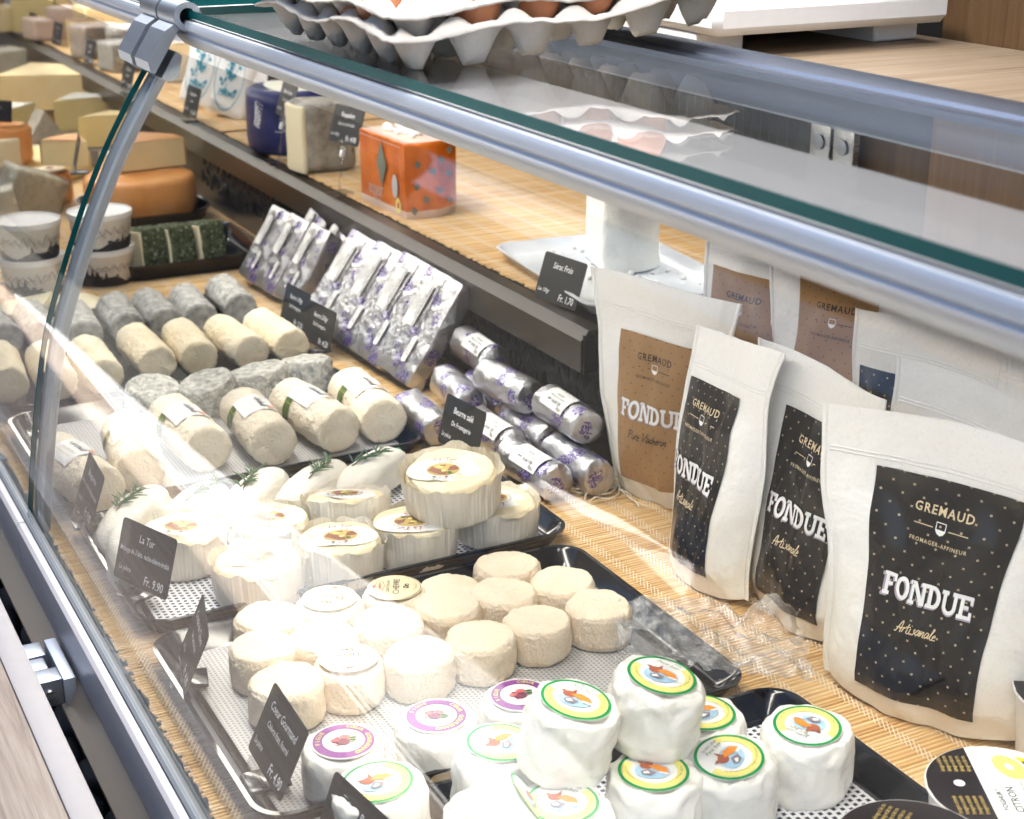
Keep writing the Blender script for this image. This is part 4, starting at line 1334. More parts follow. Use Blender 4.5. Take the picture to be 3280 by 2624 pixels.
def sprig(label, loc, rot, seed):
    r = random.Random(seed)
    s_ = thing('rosemary_sprig', label, 'herb sprig', loc, (0, 0, rot), 'rosemary sprigs lying on the white cheeses')
    b = MB().tube([(-.03, -.004, .003), (-.01, .001, .004), (.012, .002, .005), (.03, .006, .006)], [.0007, .0009, .0009, .0005], 5)
    b.build('stem', MAT['stem'], s_)
    nd = MB()
    for k in range(22):
        t = r.uniform(-.024, .020); a = r.choice((-1, 1)) * r.uniform(.35, 1.15); ln = r.uniform(.012, .024)
        p0 = Vector((t, .001, .005)); p1 = p0 + Vector((math.cos(a) * ln, math.sin(a) * ln, r.uniform(-.001, .006)))
        nd.tube([p0, (p0 + p1) / 2 + Vector((0, 0, .0016)), p1], [.0007, .0010, .0003], 5)
    o = nd.build('needles', MAT['needle'], s_); o['kind'] = 'stuff'
o = link('rosemary_cheese', BT[1], None, (.322, 1.452, pz), (R(-10), 0, R(80))); o.scale = (.82, .85, 1.0); tag(o, 'bare white cheese piece standing behind the La Tur price card', 'cheese', 'white cheeses topped with rosemary')
rs = [(.630, 1.546, 'nearest the silver butter rolls', 38), (.553, 1.540, 'second from the butter rolls', 40), (.486, 1.546, 'in the middle of its row', 44), (.414, 1.540, 'second from the glass joint', 46), (.352, 1.556, 'closest to the glass joint', 50)]
for i, (x, y, w_, rz) in enumerate(rs):
    o = link('rosemary_cheese', BT[i % 3], None, (x, y, pz), (0, 0, R(rz))); o.scale = (1.12, 1.12, .82); tag(o, 'elongated white cheese topped with rosemary, ' + w_, 'cheese', 'white cheeses topped with rosemary')
    if i == 0:
        b = MB(); v = []
        for k in range(9):
            t = k / 8; v += [(.045 + .012 * t, -.026 + .03 * t, .010 + .035 * t * (1 - .3 * t)), (.048 + .012 * t, -.029 + .03 * t, .011 + .035 * t * (1 - .3 * t))]
        b.add(v, [(2 * k, 2 * k + 1, 2 * k + 3, 2 * k + 2) for k in range(8)]); q = b.build('green_band', MAT['green'], o)
    sprig('green rosemary sprig on the white cheese ' + w_, (x + (.012 if i % 2 else -.004), y, pz + .0385), R(rz - 18 + 12 * (i % 3)), 60 + i)
# ------------------------------------------------------------------ price cards
CW, CH = .085, .061
def price_card(label, bl, yaw, tilt, lines, price='', unit='', foot='clip', roll=0):
    """bl = lower left corner of the card (seen from the customer); text runs along yaw; lines = [(text, size, height)]"""
    t = thing('price_card', label, 'price card', bl, (R(-tilt), R(roll), R(yaw)), 'black price cards')
    t.rotation_mode = 'XYZ'
    b = MB()
    P = rrect(0, CW, 0, CH, .004, 4); n = len(P)
    b.add([(x, 0, z) for x, z in P] + [(x, .0009, z) for x, z in P], [tuple(range(n)), tuple(reversed(range(n, 2 * n)))] + [(i, n + i, n + (i + 1) % n, (i + 1) % n) for i in range(n)])
    card = b.build('card', MAT['black_matt'], t)
    m = lambda x, y: (x, -.0004, y)
    L = MB()
    for s_, sz, h in lines:
        xs = min(.80, (CW - .008) / max(1e-6, 2 * max(p[0] for p in text2d(s_, sz)[0])))
        L.decal([tr2d(text2d(s_, sz, .004, .12, xs), CW / 2, h)], m)
    if price: L.decal([tr2d(text2d(price, .0125, .012, .08, .78), CW * .74, .0095)], m)
    if unit: L.decal([tr2d(text2d(unit, .0075, .003, .15, .78), CW * .19, .0135)], m)
    if L.v: L.build('lettering', MAT['white_ink'], card)
    if foot == 'clip':
        q = rbox(.022, .010, .010, .002).build('clip', MAT['clear'], t, 'auto'); q.location = (CW * .30, .001, -.008)
        q = rbox(.030, .034, .004, .0015).build('base', MAT['black'], t, 'auto'); q.location = (CW * .35, .012, -.012); q.rotation_euler = (R(tilt), 0, 0)
    elif foot == 'stand':
        q = rbox(.020, .006, .012, .002).build('clip', MAT['clear'], t, 'auto'); q.location = (CW * .5, .001, -.008)
        q = MB().tube([(CW * .5, .003, -.008), (CW * .5, .004 + .03 * math.sin(R(tilt)), -.075)], .0022, 8).build('stem', MAT['clear'], t, True)
        q = rbox(.030, .040, .006, .002).build('base', MAT['clear'], t, 'auto'); q.location = (CW * .5, .015, -.084); q.rotation_euler = (R(tilt), 0, 0)
        q = rbox(.008, .007, .012, .002).build('joint', MAT['white_plastic'], t, 'auto'); q.location = (CW * .5, .003, -.022)
    return t
price_card('price card reading Coeur Gourmand in front of the fig cheeses', (.314, 1.058, .028), -92, 25, [('Coeur Gourmand', .0105, .047), ('Chèvre frais, fourré', .0078, .033)], 'Fr. 4.90', 'La pièce')
price_card('price card for the small goat cheeses, seen nearly edge on', (.312, 1.245, .026), -104, 24, [('Crottin de Chèvre', .0100, .047), ('Lait pasteurisé', .0078, .033)], 'Fr. 4.90', 'La Pce')
price_card('price card reading La Tur in front of the paper cup cheeses', (.294, 1.412, .033), -68.5, 18, [('La Tur', .0110, .047), ('Mélange de 3 laits, vache-chèvre-brebis', .0078, .032)], 'Fr. 9.90', 'La pièce')
price_card('price card reading Bouyguettes beside the glass joint', (.303, 1.616, .032), -93, 20, [('Bouyguettes', .0100, .046), ('Lait cru de chèvre, affinage romarin', .0076, .032)], 'Fr. 9.90', 'La pièce')
price_card('price card cut off at the bottom of the picture beside the green ring cheeses', (.318, .925, .018), -82, 22, [('Petit Bqv', .0110, .046), ('Lait cru', .0080, .032)], 'Fr. 5.90', 'La pièce')
price_card('small dark price card at the back corner of the labelled log tray', (.318, 1.93, .028), -93, 20, [('Caprifeuille', .0100, .046)], 'Fr. 9.90', 'La pièce')
price_card('price card reading Beurre 100gr in front of the foil packs', (.752, 2.205, .020), -85, 15, [('Beurre 100gr', .0100, .045), ('De Fromagerie', .0080, .031)], 'Fr. 2.20', '')
price_card('price card reading Beurre 200gr in front of the foil packs', (.757, 2.117, .014), -84, 15, [('Beurre 200gr', .0100, .045), ('De Fromagerie', .0080, .031)], 'Fr. 4.20', '')
price_card('price card reading Beurre salé in front of the butter rolls', (.735, 1.592, .034), -83, 15, [('Beurre salé', .0115, .046), ('De Fromagerie', .0085, .030)], 'Fr. 2.20', 'La pièce')
price_card('price card reading Sérac Frais at the end of the raised shelf', (.921, 1.690, .167), -81, 19, [('Sérac Frais', .0112, .047)], 'Fr. 1.70', 'Les 100gr', None)
price_card('price card reading Roquefort on a clear stand beside the orange cheese', (.926, 2.417, .252), -77.5, 17, [('Roquefort', .0112, .047), ('Lait cru de brebis', .0082, .032)], 'Fr. 4.90', 'Les 100gr', 'stand')
price_card('price card on a clear stand in front of the navy wheel', (.938, 2.713, .252), -92, 18, [('Bleu de Cerne', .0100, .046), ('Typé savoureux', .0078, .031)], 'Fr. 3.50', 'Les 100gr', 'stand')
price_card('price card in front of the white packets with blue print', (.915, 3.24, .178), -88, 16, [('Gorgonzola', .0100, .046), ('Italie', .0078, .031)], 'Fr. 3.90', 'Les 100gr')
price_card('price card on a clear stand before the row of white slabs', (1.02, 2.99, .262), -60, 10, [], '', '', 'stand')
price_card('far price card just behind the metal glass support', (.905, 3.72, .172), -88, 14, [('Tomme de', .0100, .046), ('la vallée', .0078, .031)], 'Fr. 3.60', 'Les 100gr')
price_card('far price card at the top corner, left of a pair', (.935, 4.96, .172), -86, 14, [('Vacherin', .0100, .046), ('Lait cru', .0078, .031)], 'Fr. 2.60', 'Les 100gr')
price_card('far price card at the top corner, right of a pair', (.945, 4.66, .172), -86, 14, [('Gruyère', .0100, .046), ('Lait cru', .0078, .031)], 'Fr. 2.70', 'Les 100gr')
price_card('far price card pointing into the orange wedge', (.63, 3.02, .135), -100, 14, [('Munster', .0100, .046)], 'Fr. 2.90', '')
price_card('far price card at the edge of the picture by the orange round', (.545, 3.58, .125), -40, 14, [('Reblochon', .0100, .046)], 'Fr. 3.90', '')

# ------------------------------------------------------------------ butter
def butter_pack(label, loc, rot, sx=.094, sy=.030, sz=.155, seed=0, stick='200g BEURRE DE FROMAGERIE'):
    t = thing('butter_pack', label, 'butter', loc, rot, 'foil butter packs leaning in a row')
    rbox(sx, sy, sz, .004, 2, 7, .0016, seed, 34).build('foil', MAT['foil'], t, 'auto')
    fl = MB()
    fl.add([(sx * .02, -sy / 2 - .0006, .006), (sx * .05, -sy / 2 - .0024, .006), (sx * .05, -sy / 2 - .0024, sz - .006), (sx * .02, -sy / 2 - .0006, sz - .006)], [(0, 1, 2, 3)])
    fl.build('seam', MAT['foil'], t)
    m = lambda x, y: (x, -sy / 2 - .0026, y)
    lab = MB(); P = rrect(-sx * .36, -sx * .06, sz * .46, sz * .86, .003, 3)
    lab.decal([poly2d(P)], m); lo = lab.build('sticker', MAT['paper'], t)
    x = MB(); m2 = lambda a, b: (a, -sy / 2 - .0030, b)
    for k, (s_, sz_) in enumerate(((stick, .0052), ('Laiterie de la Sionge', .0050), ('1628 Sâles', .0046), ('matière grasse 82%', .0036), ('à conserver au frais', .0036))):
        x.decal([tr2d(text2d(s_, sz_ * .9, .002), -sx * .10 - k * .0052, sz * .66, R(90))], m2)
    x.build('lettering', MAT['ink'], lo)
    dt = MB(); dt.decal([poly2d(rrect(sx * .08, sx * .20, sz * .16, sz * .40, .003, 3))], m); d = dt.build('sticker', MAT['paper'], t)
    MB().decal([tr2d(text2d('27.11.', .0075, .004), sx * .14, sz * .28, R(90))], m2).build('lettering', MAT['slate_ink'], d)
    return t
# text direction of the packs runs towards the camera, like the cards
lean = 36
for i, (x, y, h, lb) in enumerate([(.800, 2.160, .160, 'upright foil butter pack behind the two butter price cards'), (.803, 2.066, .162, 'upright foil butter pack second in the near group'),
                                   (.806, 1.975, .164, 'upright foil butter pack third in the near group'), (.812, 1.888, .160, 'upright foil butter pack at the near end beside the butter rolls')]):
    butter_pack(lb, (x, y, .012), (R(-lean + i), R(5), R(-84)), .092, .030, h, i)
for i, (x, y, h, lb) in enumerate([(.795, 2.47, .135, 'small foil butter pack at the far end of the row'), (.800, 2.395, .135, 'small foil butter pack second from the far end'),
                                   (.806, 2.315, .135, 'small foil butter pack behind the butter 100gr card'), (.845, 2.42, .150, 'small foil butter pack leaning at the back of the far group'), (.85, 2.32, .150, 'foil butter pack tucked behind the butter 100gr pack')]):
    butter_pack(lb, (x, y, .012), (R(-lean + 4), R(3), R(-86)), .072, .026, h, 10 + i, '100g BEURRE DE FROMAGERIE')
def roll_mesh(seed):
    b = MB(); n = 28; v = []; f = []
    L, r = .104, .0235
    off = Vector((seed * 3, seed, 0))
    seq = [(-L / 2 - .001, .005), (-L / 2 - .0015, .013), (-L / 2 - .001, .0205), (-L / 2 + .002, r)] + [(-L / 2 + .004 + (L - .008) * k / 16, r) for k in range(1, 16)] + [(L / 2 - .002, r), (L / 2 + .001, .0205), (L / 2 + .0015, .013), (L / 2 + .001, .005)]
    for k, (y, rr) in enumerate(seq):
        for i in range(n):
            a = 2 * math.pi * i / n
            p = Vector((rr * math.cos(a), y, rr * math.sin(a) * (.94)))
            e = .0012 if 3 < k < len(seq) - 4 else .0035
            p += noise.noise_vector(p * 60 + off) * e + noise.noise_vector(p * 160 + off) * e * .5
            v.append(p)
    K = len(seq)
    for k in range(K - 1):
        for i in range(n):
            j = (i + 1) % n
            f.append((k * n + i, (k + 1) * n + i, (k + 1) * n + j, k * n + j))
    f.append(tuple(range(n))); f.append(tuple(reversed(range((K - 1) * n, K * n))))
    return b.add(v, f).mesh('roll', MAT['foil'], 'auto')
RL = [roll_mesh(s_) for s_ in range(4)]
def butter_roll(label, loc, rz, i, stick=None, spin=0):
    t = thing('butter_roll', label, 'butter', loc, (0, 0, R(rz)), 'silver foil butter rolls in a heap')
    o = link('foil', RL[i % 4], t); o.rotation_euler = (0, i * 1.1, 0)
    if stick is not None:
        r = .0252
        mp = lambda lift: (lambda u, w: ((r + lift) * math.sin(u / r + spin), w, (r + lift) * .96 * math.cos(u / r + spin)))
        v = []; f = []
        for k in range(9):
            u = -.016 + .032 * k / 8
            v += [(u, -.036 + stick), (u, .020 + stick)]
        for k in range(8): f.append((2 * k, 2 * k + 1, 2 * k + 3, 2 * k + 2))
        s_ = MB().decal([(v, f)], mp(.0005)).build('sticker', MAT['paper'], t, True)
        rot = lambda pc: [([(-y, x + stick - .008) for x, y in v], f) for v, f in pc]
        MB().decal(rot([tr2d(text2d('BEURRE salé', .0062, .004), 0, .006), tr2d(text2d('Laiterie de la Sionge', .0042), 0, 0), tr2d(text2d('1628 Sâles', .0042), 0, -.005), tr2d(text2d('100g', .006, .003), -.018, .012)]), mp(.0009)).build('lettering', MAT['ink'], s_)
rolls = [(.765, 1.700, .0245, -2, None, 'butter roll at the tray corner of the heap'), (.835, 1.742, .034, -6, None, 'butter roll lying beside the near foil pack'),
         (.817, 1.595, .0245, 2, .0, 'butter roll behind the Beurre salé card'), (.808, 1.480, .0245, 3, .0, 'butter roll with a large white sticker at the mat edge'),
         (.862, 1.470, .0245, -3, None, 'butter roll with crumpled end underneath at the near edge'), (.868, 1.600, .0245, 0, None, 'butter roll underneath in the middle of the heap'), (.884, 1.735, .0245, 2, None, 'butter roll underneath by the black plate'),
         (.886, 1.778, .071, -3, -.01, 'butter roll on top at the far end of the heap'), (.858, 1.640, .070, 4, None, 'butter roll on top in the middle of the heap'), (.872, 1.512, .071, -2, .012, 'butter roll on top nearest the brown pouch')]
for i, (x, y, z, rz, st, lb) in enumerate(rolls):
    butter_roll(lb, (x, y, z), rz, i, st, -.5)
tw = MB(); rn = random.Random(9)
for k in range(16):
    a = rn.uniform(0, 6.28); p = [Vector((.0, 0, 0))]
    for q in range(6): p.append(p[-1] + Vector((.012 * math.cos(a), .012 * math.sin(a), rn.uniform(-.003, .004)))); a += rn.uniform(-.9, .9)
    tw.tube([(v.x, v.y, max(v.z, 0) + .002) for v in p], .0009, 4)
o = tw.build('raffia_fringe', MAT['thread']); o['kind'] = 'stuff'; o['label'] = 'frayed pale thread ends at the edge of the bamboo mat'; o['category'] = 'thread'; o.location = (.895, 1.43, .002)

# ------------------------------------------------------------------ fondue pouches
def pouch(label, loc, yaw, kind, seed, h=.262, wt=.094, wb=.082, tilt=0, belly=.032, bend=0.0, pu=(-.56, .60), pv=(.085, .80), word=True, curl=0.0, twist=0.0):
    t = thing('fondue_pouch', label, 'pouch', loc, (R(-tilt), 0, R(yaw)), 'stand up fondue pouches')
    off = Vector((seed * 9.1, seed * 3.3, seed))
    def surf(u, v, side):
        w = wb + (wt - wb) * v + .003 * math.sin(v * 9 + seed)
        edge = max(1 - abs(u) ** 2.6, 0)
        d = belly * (edge ** .75) * max(0, (1 - max(0, v - .18) / .66)) ** .85 * (.62 + .38 * min(1, v / .12))
        q_ = min(1, max(0, (v - .66) / .18)); q_ = q_ * q_ * (3 - 2 * q_)
        d = d * (1 - q_) + .0012 * edge * q_
        d += (.0072 * noise.noise(Vector((u * 2.6, v * 4.2, 0)) + off) + .0016 * noise.noise(Vector((u * 6, v * 9, 2)) + off)) * edge * (1 - .65 * q_)
        z = h * v
        if v < .10: z -= (1 - v / .10) * .0 ; 
        foot = .010 * (1 - abs(u) ** 2) * max(0, 1 - v / .10)
        z = max(z - foot * (1 if side < 0 else .4) + (.010 * (1 - v / .10) if v < .10 else 0), .0006)
        ww = .010 * math.sin(2.2 * u + seed) * v * v + curl * max(0, v - .78) ** 1.5 * (1 + .6 * u) + bend * u * u
        x = w * u + .002 * noise.noise(Vector((v * 6, u, 7)) + off)
        y = side * d + ww
        tw_ = twist * (v - .3)
        return Vector((x * math.cos(tw_) - y * math.sin(tw_), x * math.sin(tw_) + y * math.cos(tw_), z + .004 * math.sin(u * 2 + seed * 2) * max(0, v - .6) * 2.5))
    b = MB(); nu, nv = 44, 60
    for side in (-1, 1):
        v = []; f = []
        for j in range(nv + 1):
            for i in range(nu + 1):
                v.append(surf(i / nu * 2 - 1, j / nv, side))
        for j in range(nv):
            for i in range(nu):
                a = j * (nu + 1) + i
                q = (a, a + 1, a + nu + 2, a + nu + 1)
                f.append(q if side < 0 else tuple(reversed(q)))
        b.add(v, f)
    # gusset bottom
    v = [surf(i / nu * 2 - 1, 0, -1) for i in range(nu + 1)] + [surf(i / nu * 2 - 1, 0, 1) for i in range(nu + 1)]
    b.add(v, [(i, nu + 1 + i, nu + 2 + i, i + 1) for i in range(nu)])
    body = b.build('film', MAT['pouch'], t, True)
    # side seals
    for u0 in (-1, 1):
        s_ = MB(); v = []
        for j in range(nv + 1):
            p = surf(u0 * .999, j / nv, -1); v += [p + Vector((0, -.0006, 0)), p + Vector((u0 * .0055, -.0002, 0)), p + Vector((u0 * .0055, .0006, 0)), p + Vector((0, .001, 0))]
        s_.add(v, [(4 * j + k, 4 * j + (k + 1) % 4, 4 * j + 4 + (k + 1) % 4, 4 * j + 4 + k) for j in range(nv) for k in range(4)])
        s_.build('side_seam', MAT['pouch'], t, True)
    zp = MB()
    for vz in (.845, .858):
        zp.tube([surf(-.97 + 1.94 * i / 40, vz, -1) + Vector((0, -.0006, 0)) for i in range(41)], .0007, 5)
    zp.build('seal_groove', MAT['pouch'], t, True)
    # printed panel follows the front
    def onf(lift):
        def q(x, y):   # x, y in metres on the front, origin at bag centre base
            vv_ = y / h; w = wb + (wt - wb) * vv_
            p = surf(x / w, vv_, -1); e = 2e-3
            return p + Vector((0, -lift, 0))
        return q
    P = MB(); v = []; f = []; uvs = []
    mu, mv = 44, 60
    for j in range(mv + 1):
        for i in range(mu + 1):
            uu = pu[0] + (pu[1] - pu[0]) * i / mu; vv_ = pv[0] + (pv[1] - pv[0]) * j / mv
            p = surf(uu, vv_, -1) + Vector((0, -.0012, 0)); v.append(p); uvs.append((uu * .088, vv_ * h))
    for j in range(mv):
        for i in range(mu):
            a = j * (mu + 1) + i
            f.append((a, a + 1, a + mu + 2, a + mu + 1))
    P.add(v, f)
    me = P.mesh('panel', MAT['panel_' + kind], True)
    ul = me.uv_layers.new(name='UVMap')
    for lp in me.loops: ul.data[lp.index].uv = uvs[lp.vertex_index]
    pn = link('printed_panel', me, t)
    if word:
        cu = (pu[0] + pu[1]) / 2 * .088
        ink = 'gold_ink' if kind == 'black' else 'dark_ink'
        v1, v2, v3, v4, v5 = [h * (pv[0] + (pv[1] - pv[0]) * q) for q in (.872, .800, .735, .51, .335)]
        A = MB().decal([tr2d(text2d('GREMAUD', .0105, .018, 0, .92, 1.18), cu, v1)], onf(.0018))
        A.decal([tr2d(text2d('FROMAGER-AFFINEUR', .0047, .008, 0, .92, 1.25), cu, v3)], onf(.0018))
        A.decal([strip2d([(cu - .024, v2), (cu - .007, v2)], .0008), strip2d([(cu + .007, v2), (cu + .024, v2)], .0008)], onf(.0018))
        A.decal([tr2d(p, cu - .004, v5) for p in script('Artisanale' if kind == 'black' else 'Pure Vacherin', .0062, .15)], onf(.0018))
        A.build('lettering', MAT[ink], pn)
        shd = [(-.0042, .0050), (.0042, .0050), (.0042, -.001), (.0028, -.0036), (0, -.0050), (-.0028, -.0036), (-.0042, -.001)]
        B = MB().decal([tr2d(strip2d(shd, .0008, True), cu, v2), tr2d(poly2d([(-.0040, -.0006), (.0040, -.0006), (.0026, -.0036), (0, -.0048), (-.0026, -.0036)]), cu, v2)], onf(.0020))
        B.decal([tr2d(p, cu, v4, -.02, .76, 1) for p in slab_word('FONDUE', .0200)], onf(.0026))
        B.build('lettering', MAT['white_ink'], pn)
        MB().decal([tr2d(p, cu - .0010, v4 - .0014, -.02, .76, 1) for p in slab_word('FONDUE', .0206)], onf(.0020)).build('print', MAT['shadow_ink'], pn)
    return t
def face(dx, dy): return math.degrees(math.atan2(dy, dx))
pouch('large black fondue pouch standing nearest, its whole front visible', (.866, .876, .001), face(.38, -.92), 'black', 1, .264, .112, .088, 2, .030, pu=(-.58, .60), pv=(.085, .82))
pouch('black fondue pouch half hidden behind the nearest one', (.880, 1.062, .001), face(.03, -1), 'black', 2, .262, .092, .076, 1, .030)
pouch('black fondue pouch turned sideways in the middle of the front row', (.842, 1.172, .001), face(.07, -1), 'black', 3, .262, .066, .060, 4, .026, pu=(-.96, .42), curl=.1)
pouch('brown kraft fondue pouch at the end of the raised shelf', (.925, 1.382, .001), face(.36, -.93), 'brown', 4, .262, .099, .066, -4, .030, pv=(.10, .76), pu=(-.62, .66))
pouch('brown kraft fondue pouch behind with a curved top, word hidden', (1.060, 1.405, .001), face(.35, -.94), 'brown', 5, .305, .078, .07, 2, .030, pu=(-.86, .55), curl=.3)
pouch('brown kraft fondue pouch at the back with its word half showing', (1.075, 1.285, .001), face(.15, -.98), 'brown', 6, .310, .095, .085, 2, .030, pu=(-.50, .60), pv=(.085, .86))
pouch('black fondue pouch at the back with a tall blank white top', (1.055, 1.105, .001), face(.10, -1), 'black', 7, .265, .092, .085, 0, .030, pu=(-.92, .6), pv=(.085, .77), word=False)
pouch('fondue pouch in the second row showing only its blank white top', (.975, .955, .001), face(.12, -1), 'black', 8, .262, .092, .085, 0, .030, pv=(.085, .62), word=False)
pouch('fondue pouch at the far right edge showing a plain white side', (1.07, .93, .001), face(.10, -1), 'black', 9, .285, .094, .085, 0, .030, pv=(.085, .62), word=False)

# ------------------------------------------------------------------ raised shelf goods
ZS = .1682
# orange wrapped blue cheese, half wheel cut block
def roquefort():
    t = thing('wrapped_blue_cheese', 'block of blue cheese in orange foil with small grey diamonds', 'cheese', (.948, 2.155, ZS), (0, 0, R(2))); t.scale = (1.14, 1.14, 1.03)
    # plan: front corner at origin, cut face runs back along +y, curved side along +x
    P = [(0, 0), (.02, -.005), (.045, -.006), (.068, .001), (.086, .016), (.095, .036), (.098, .062), (.094, .095), (.082, .12), (.055, .14), (.028, .146), (.0, .144)]
    b = MB(); rows = [(.0, .985), (.004, 1), (.012, 1), (.05, 1), (.085, 1), (.108, 1), (.113, .985), (.115, .96)]
    n = 60
    def per(t_):
        m = len(P); x = t_ * m; i = int(x) % m; fr = x - int(x)
        a, c = P[i], P[(i + 1) % m]
        return a[0] + (c[0] - a[0]) * fr, a[1] + (c[1] - a[1]) * fr
    v = []; f = []
    for z, s_ in rows:
        for i in range(n):
            x, y = per(i / n); cx, cy = .048, .07
            p = Vector((cx + (x - cx) * s_, cy + (y - cy) * s_, z))
            p += noise.noise_vector(p * 30) * .0012
            v.append(p)
    for k in range(len(rows) - 1):
        for i in range(n):
            j = (i + 1) % n
            f.append((k * n + i, k * n + j, (k + 1) * n + j, (k + 1) * n + i))
    b.add(v, f[:n * 2], 1); o = len(b.v) - len(v)
    b.f += f[n * 2:]; b.m += [0] * (len(f) - n * 2)
    b.f.append(tuple(range((len(rows) - 1) * n, len(rows) * n))); b.m.append(1)
    w = b.build('wrap', [MAT['roq'], MAT['pinkwrap']], t, 'auto')
    # print on the cut face (plane x ~ 0 facing -x) and the curved face (facing -y)
    m1 = lambda x, y: (-.0024, .072 - x * .64, .058 + y)     # x to the viewer's right = towards -y
    D = MB().decal([tr2d(poly2d([(0, .036), (.024, 0), (0, -.036), (-.024, 0)]), .005, .014)], m1)
    for x, y, s_ in ((.014, .045, .1), (.028, .024, .3), (.048, .036, -.3), (.052, .082, .1), (.038, .066, .4), (.064, .060, .2), (.016, .078, .3), (.010, .008, .1), (.068, .018, .2), (.066, .095, .0)):
        q = (x - .045) / .045; yy = -.0082 + .022 * max(0, q) ** 2 + .003 * q * q
        D.decal([tr2d(poly2d([(0, .0066), (.0054, 0), (0, -.0066), (-.0054, 0)]), 0, 0, s_)], lambda a, c, x=x, y=y, yy=yy: (x + a, yy - .0012 + .3 * a * max(0, q), y + c + .005))
    D.build('print', MAT['diamond'], w)
    L = MB().decal([tr2d(text2d('ROQUEFORT', .022, .004, 0, .55), -.025, -.030), tr2d(text2d('PAPILLON', .014, .004, 0, .6), -.02, -.045), strip2d([(-.105, -.052), (.098, -.052), (.098, .050), (-.105, .050)], .0010, True), tr2d(disc2d(.014, 20, ry=.018), .070, -.012)], m1)
    L.build('lettering', MAT['grey_ink'], w)
    MB().decal([tr2d(ring2d(.006, .012, 20), .085, -.040)], m1).build('print', MAT['yellow'], w)
    c = MB(); rn = random.Random(2)
    for k in range(26):
        x = .022 + rn.uniform(0, .025); y = .02 + rn.uniform(0, .10); r_ = rn.uniform(.003, .007)
        c.lathe([(r_ * .6, 0), (r_, r_ * .6), (r_ * .7, r_ * 1.2), (r_ * .2, r_ * 1.5)], 7, 0, True, lambda p, a, k_: p + noise.noise_vector(p * 300) * .001, x, y)
    q = c.build('crumbs', MAT['fresh'], t, True); q.location = (0, 0, .1145); q['kind'] = 'stuff'
roquefort()
# grey blue cheese in film and navy wheel
t = thing('blue_cheese_block', 'grey blue veined cheese block wrapped in film between navy wheel and orange block', 'cheese', (.978, 2.585, ZS), (0, 0, R(4)))
o = rbox(.100, .075, .125, .016, 3, 5, .004, 3, 22).build('paste', MAT['greyblue'], t, True)
o = rbox(.010, .070, .118, .004, 2, 3, .002, 6, 22).build('rind', MAT['paste2'], t, True); o.location = (-.049, 0, .001)
t = thing('wrapped_blue_round', 'half wheel in navy wrap with white line drawing on the raised shelf', 'cheese', (1.010, 2.80, ZS))
prof = [(.082, 0), (.092, .006), (.094, .03), (.094, .09), (.092, .112), (.080, .118)]
o = MB().lathe(prof, 48, 0, True, lambda p, a, k: p + noise.noise_vector(p * 25) * .002).build('wrap', MAT['navy'], t, True)
cyl = lambda r_, lift: (lambda x, y: ((r_ + lift) * math.cos(math.pi + .85 + x / r_), (r_ + lift) * math.sin(math.pi + .85 + x / r_), y))
D = MB()
for k in range(7):
    D.decal([strip2d([(-.052 + .004 * math.sin(k), .055), (-.050 + .008 * math.cos(k * .5 - 1.2) + .006, .062 + .008 * k - .01), (-.040 + .002 * k, .050 + .007 * k)], [.0012, .0032, .0008])], cyl(.0945, .0015))
D.decal([strip2d([(.02, .10), (.012, .085), (.012, .07), (.022, .055), (.034, .03)], .0016), strip2d([(.022, .055), (.008, .046), (-.006, .047)], .0014), strip2d([(.030, .10), (.022, .085), (.026, .072)], .0016)] + [strip2d([(.03, .06 + .004 * k), (.055, .045 + .008 * k)], .0010) for k in range(5)], cyl(.0945, .0015))
D.build('print', MAT['white_ink'], o)
MB().lathe([(.080, .1185), (.03, .119)], 40).build('paste', MAT['blue_vein'], t)
o = rbox(.07, .06, .045, .004, 2).build('cheese_wedge', MAT['paste2'], None, True); o.location = (1.03, 2.80, ZS + .121); tag(o, 'pale yellow wedge sitting on top of the navy wheel', 'cheese')
# white packets with blue print and plain slabs
def packet(label, loc, rot, printed):
    t = thing('wrapped_slab', label, 'cheese', loc, rot, 'upright slabs in white paper')
    o = rbox(.10, .034, .17, .014, 3, 4, .003, int(loc[1] * 10), 20).build('paper', MAT['paper'], t, True)
    if printed:
        m = lambda x, y: (x, -.0205, .085 + y)
        D = MB().decal([([(x * .55, y) for x, y in v], f) for v, f in [ring2d(.070, .073, 40)]], m)
        rn = random.Random(3)
        for k in range(46):
            x, y = rn.gauss(0, .012), rn.gauss(.012, .020)
            D.decal([tr2d(poly2d([(-.003, -.002), (.002, -.003), (.004, .002), (-.001, .004)]), x, y, rn.uniform(0, 6), rn.uniform(.6, 1.5))], m)
        D.decal([tr2d(text2d('EMMI', .02, .004), 0, -.036)], m)
        D.build('print', MAT['teal_ink'], o)
packet('white packet with blue oval print behind the far card on the shelf', (.985, 3.36, ZS), (R(-14), R(9), R(-62)), True)
packet('white packet with blue oval print nearest the shelf edge', (1.00, 3.20, ZS), (R(-14), R(9), R(-62)), True)
for k in range(4):
    packet(['plain white slab first behind the blue printed packets', 'plain white slab second behind the blue printed packets', 'plain white slab third behind the blue printed packets', 'plain white slab beside the navy wheel'][k], (1.055 + .035 * k, 3.14 - .055 * k, ZS), (R(-16), R(10), R(-50)), False)
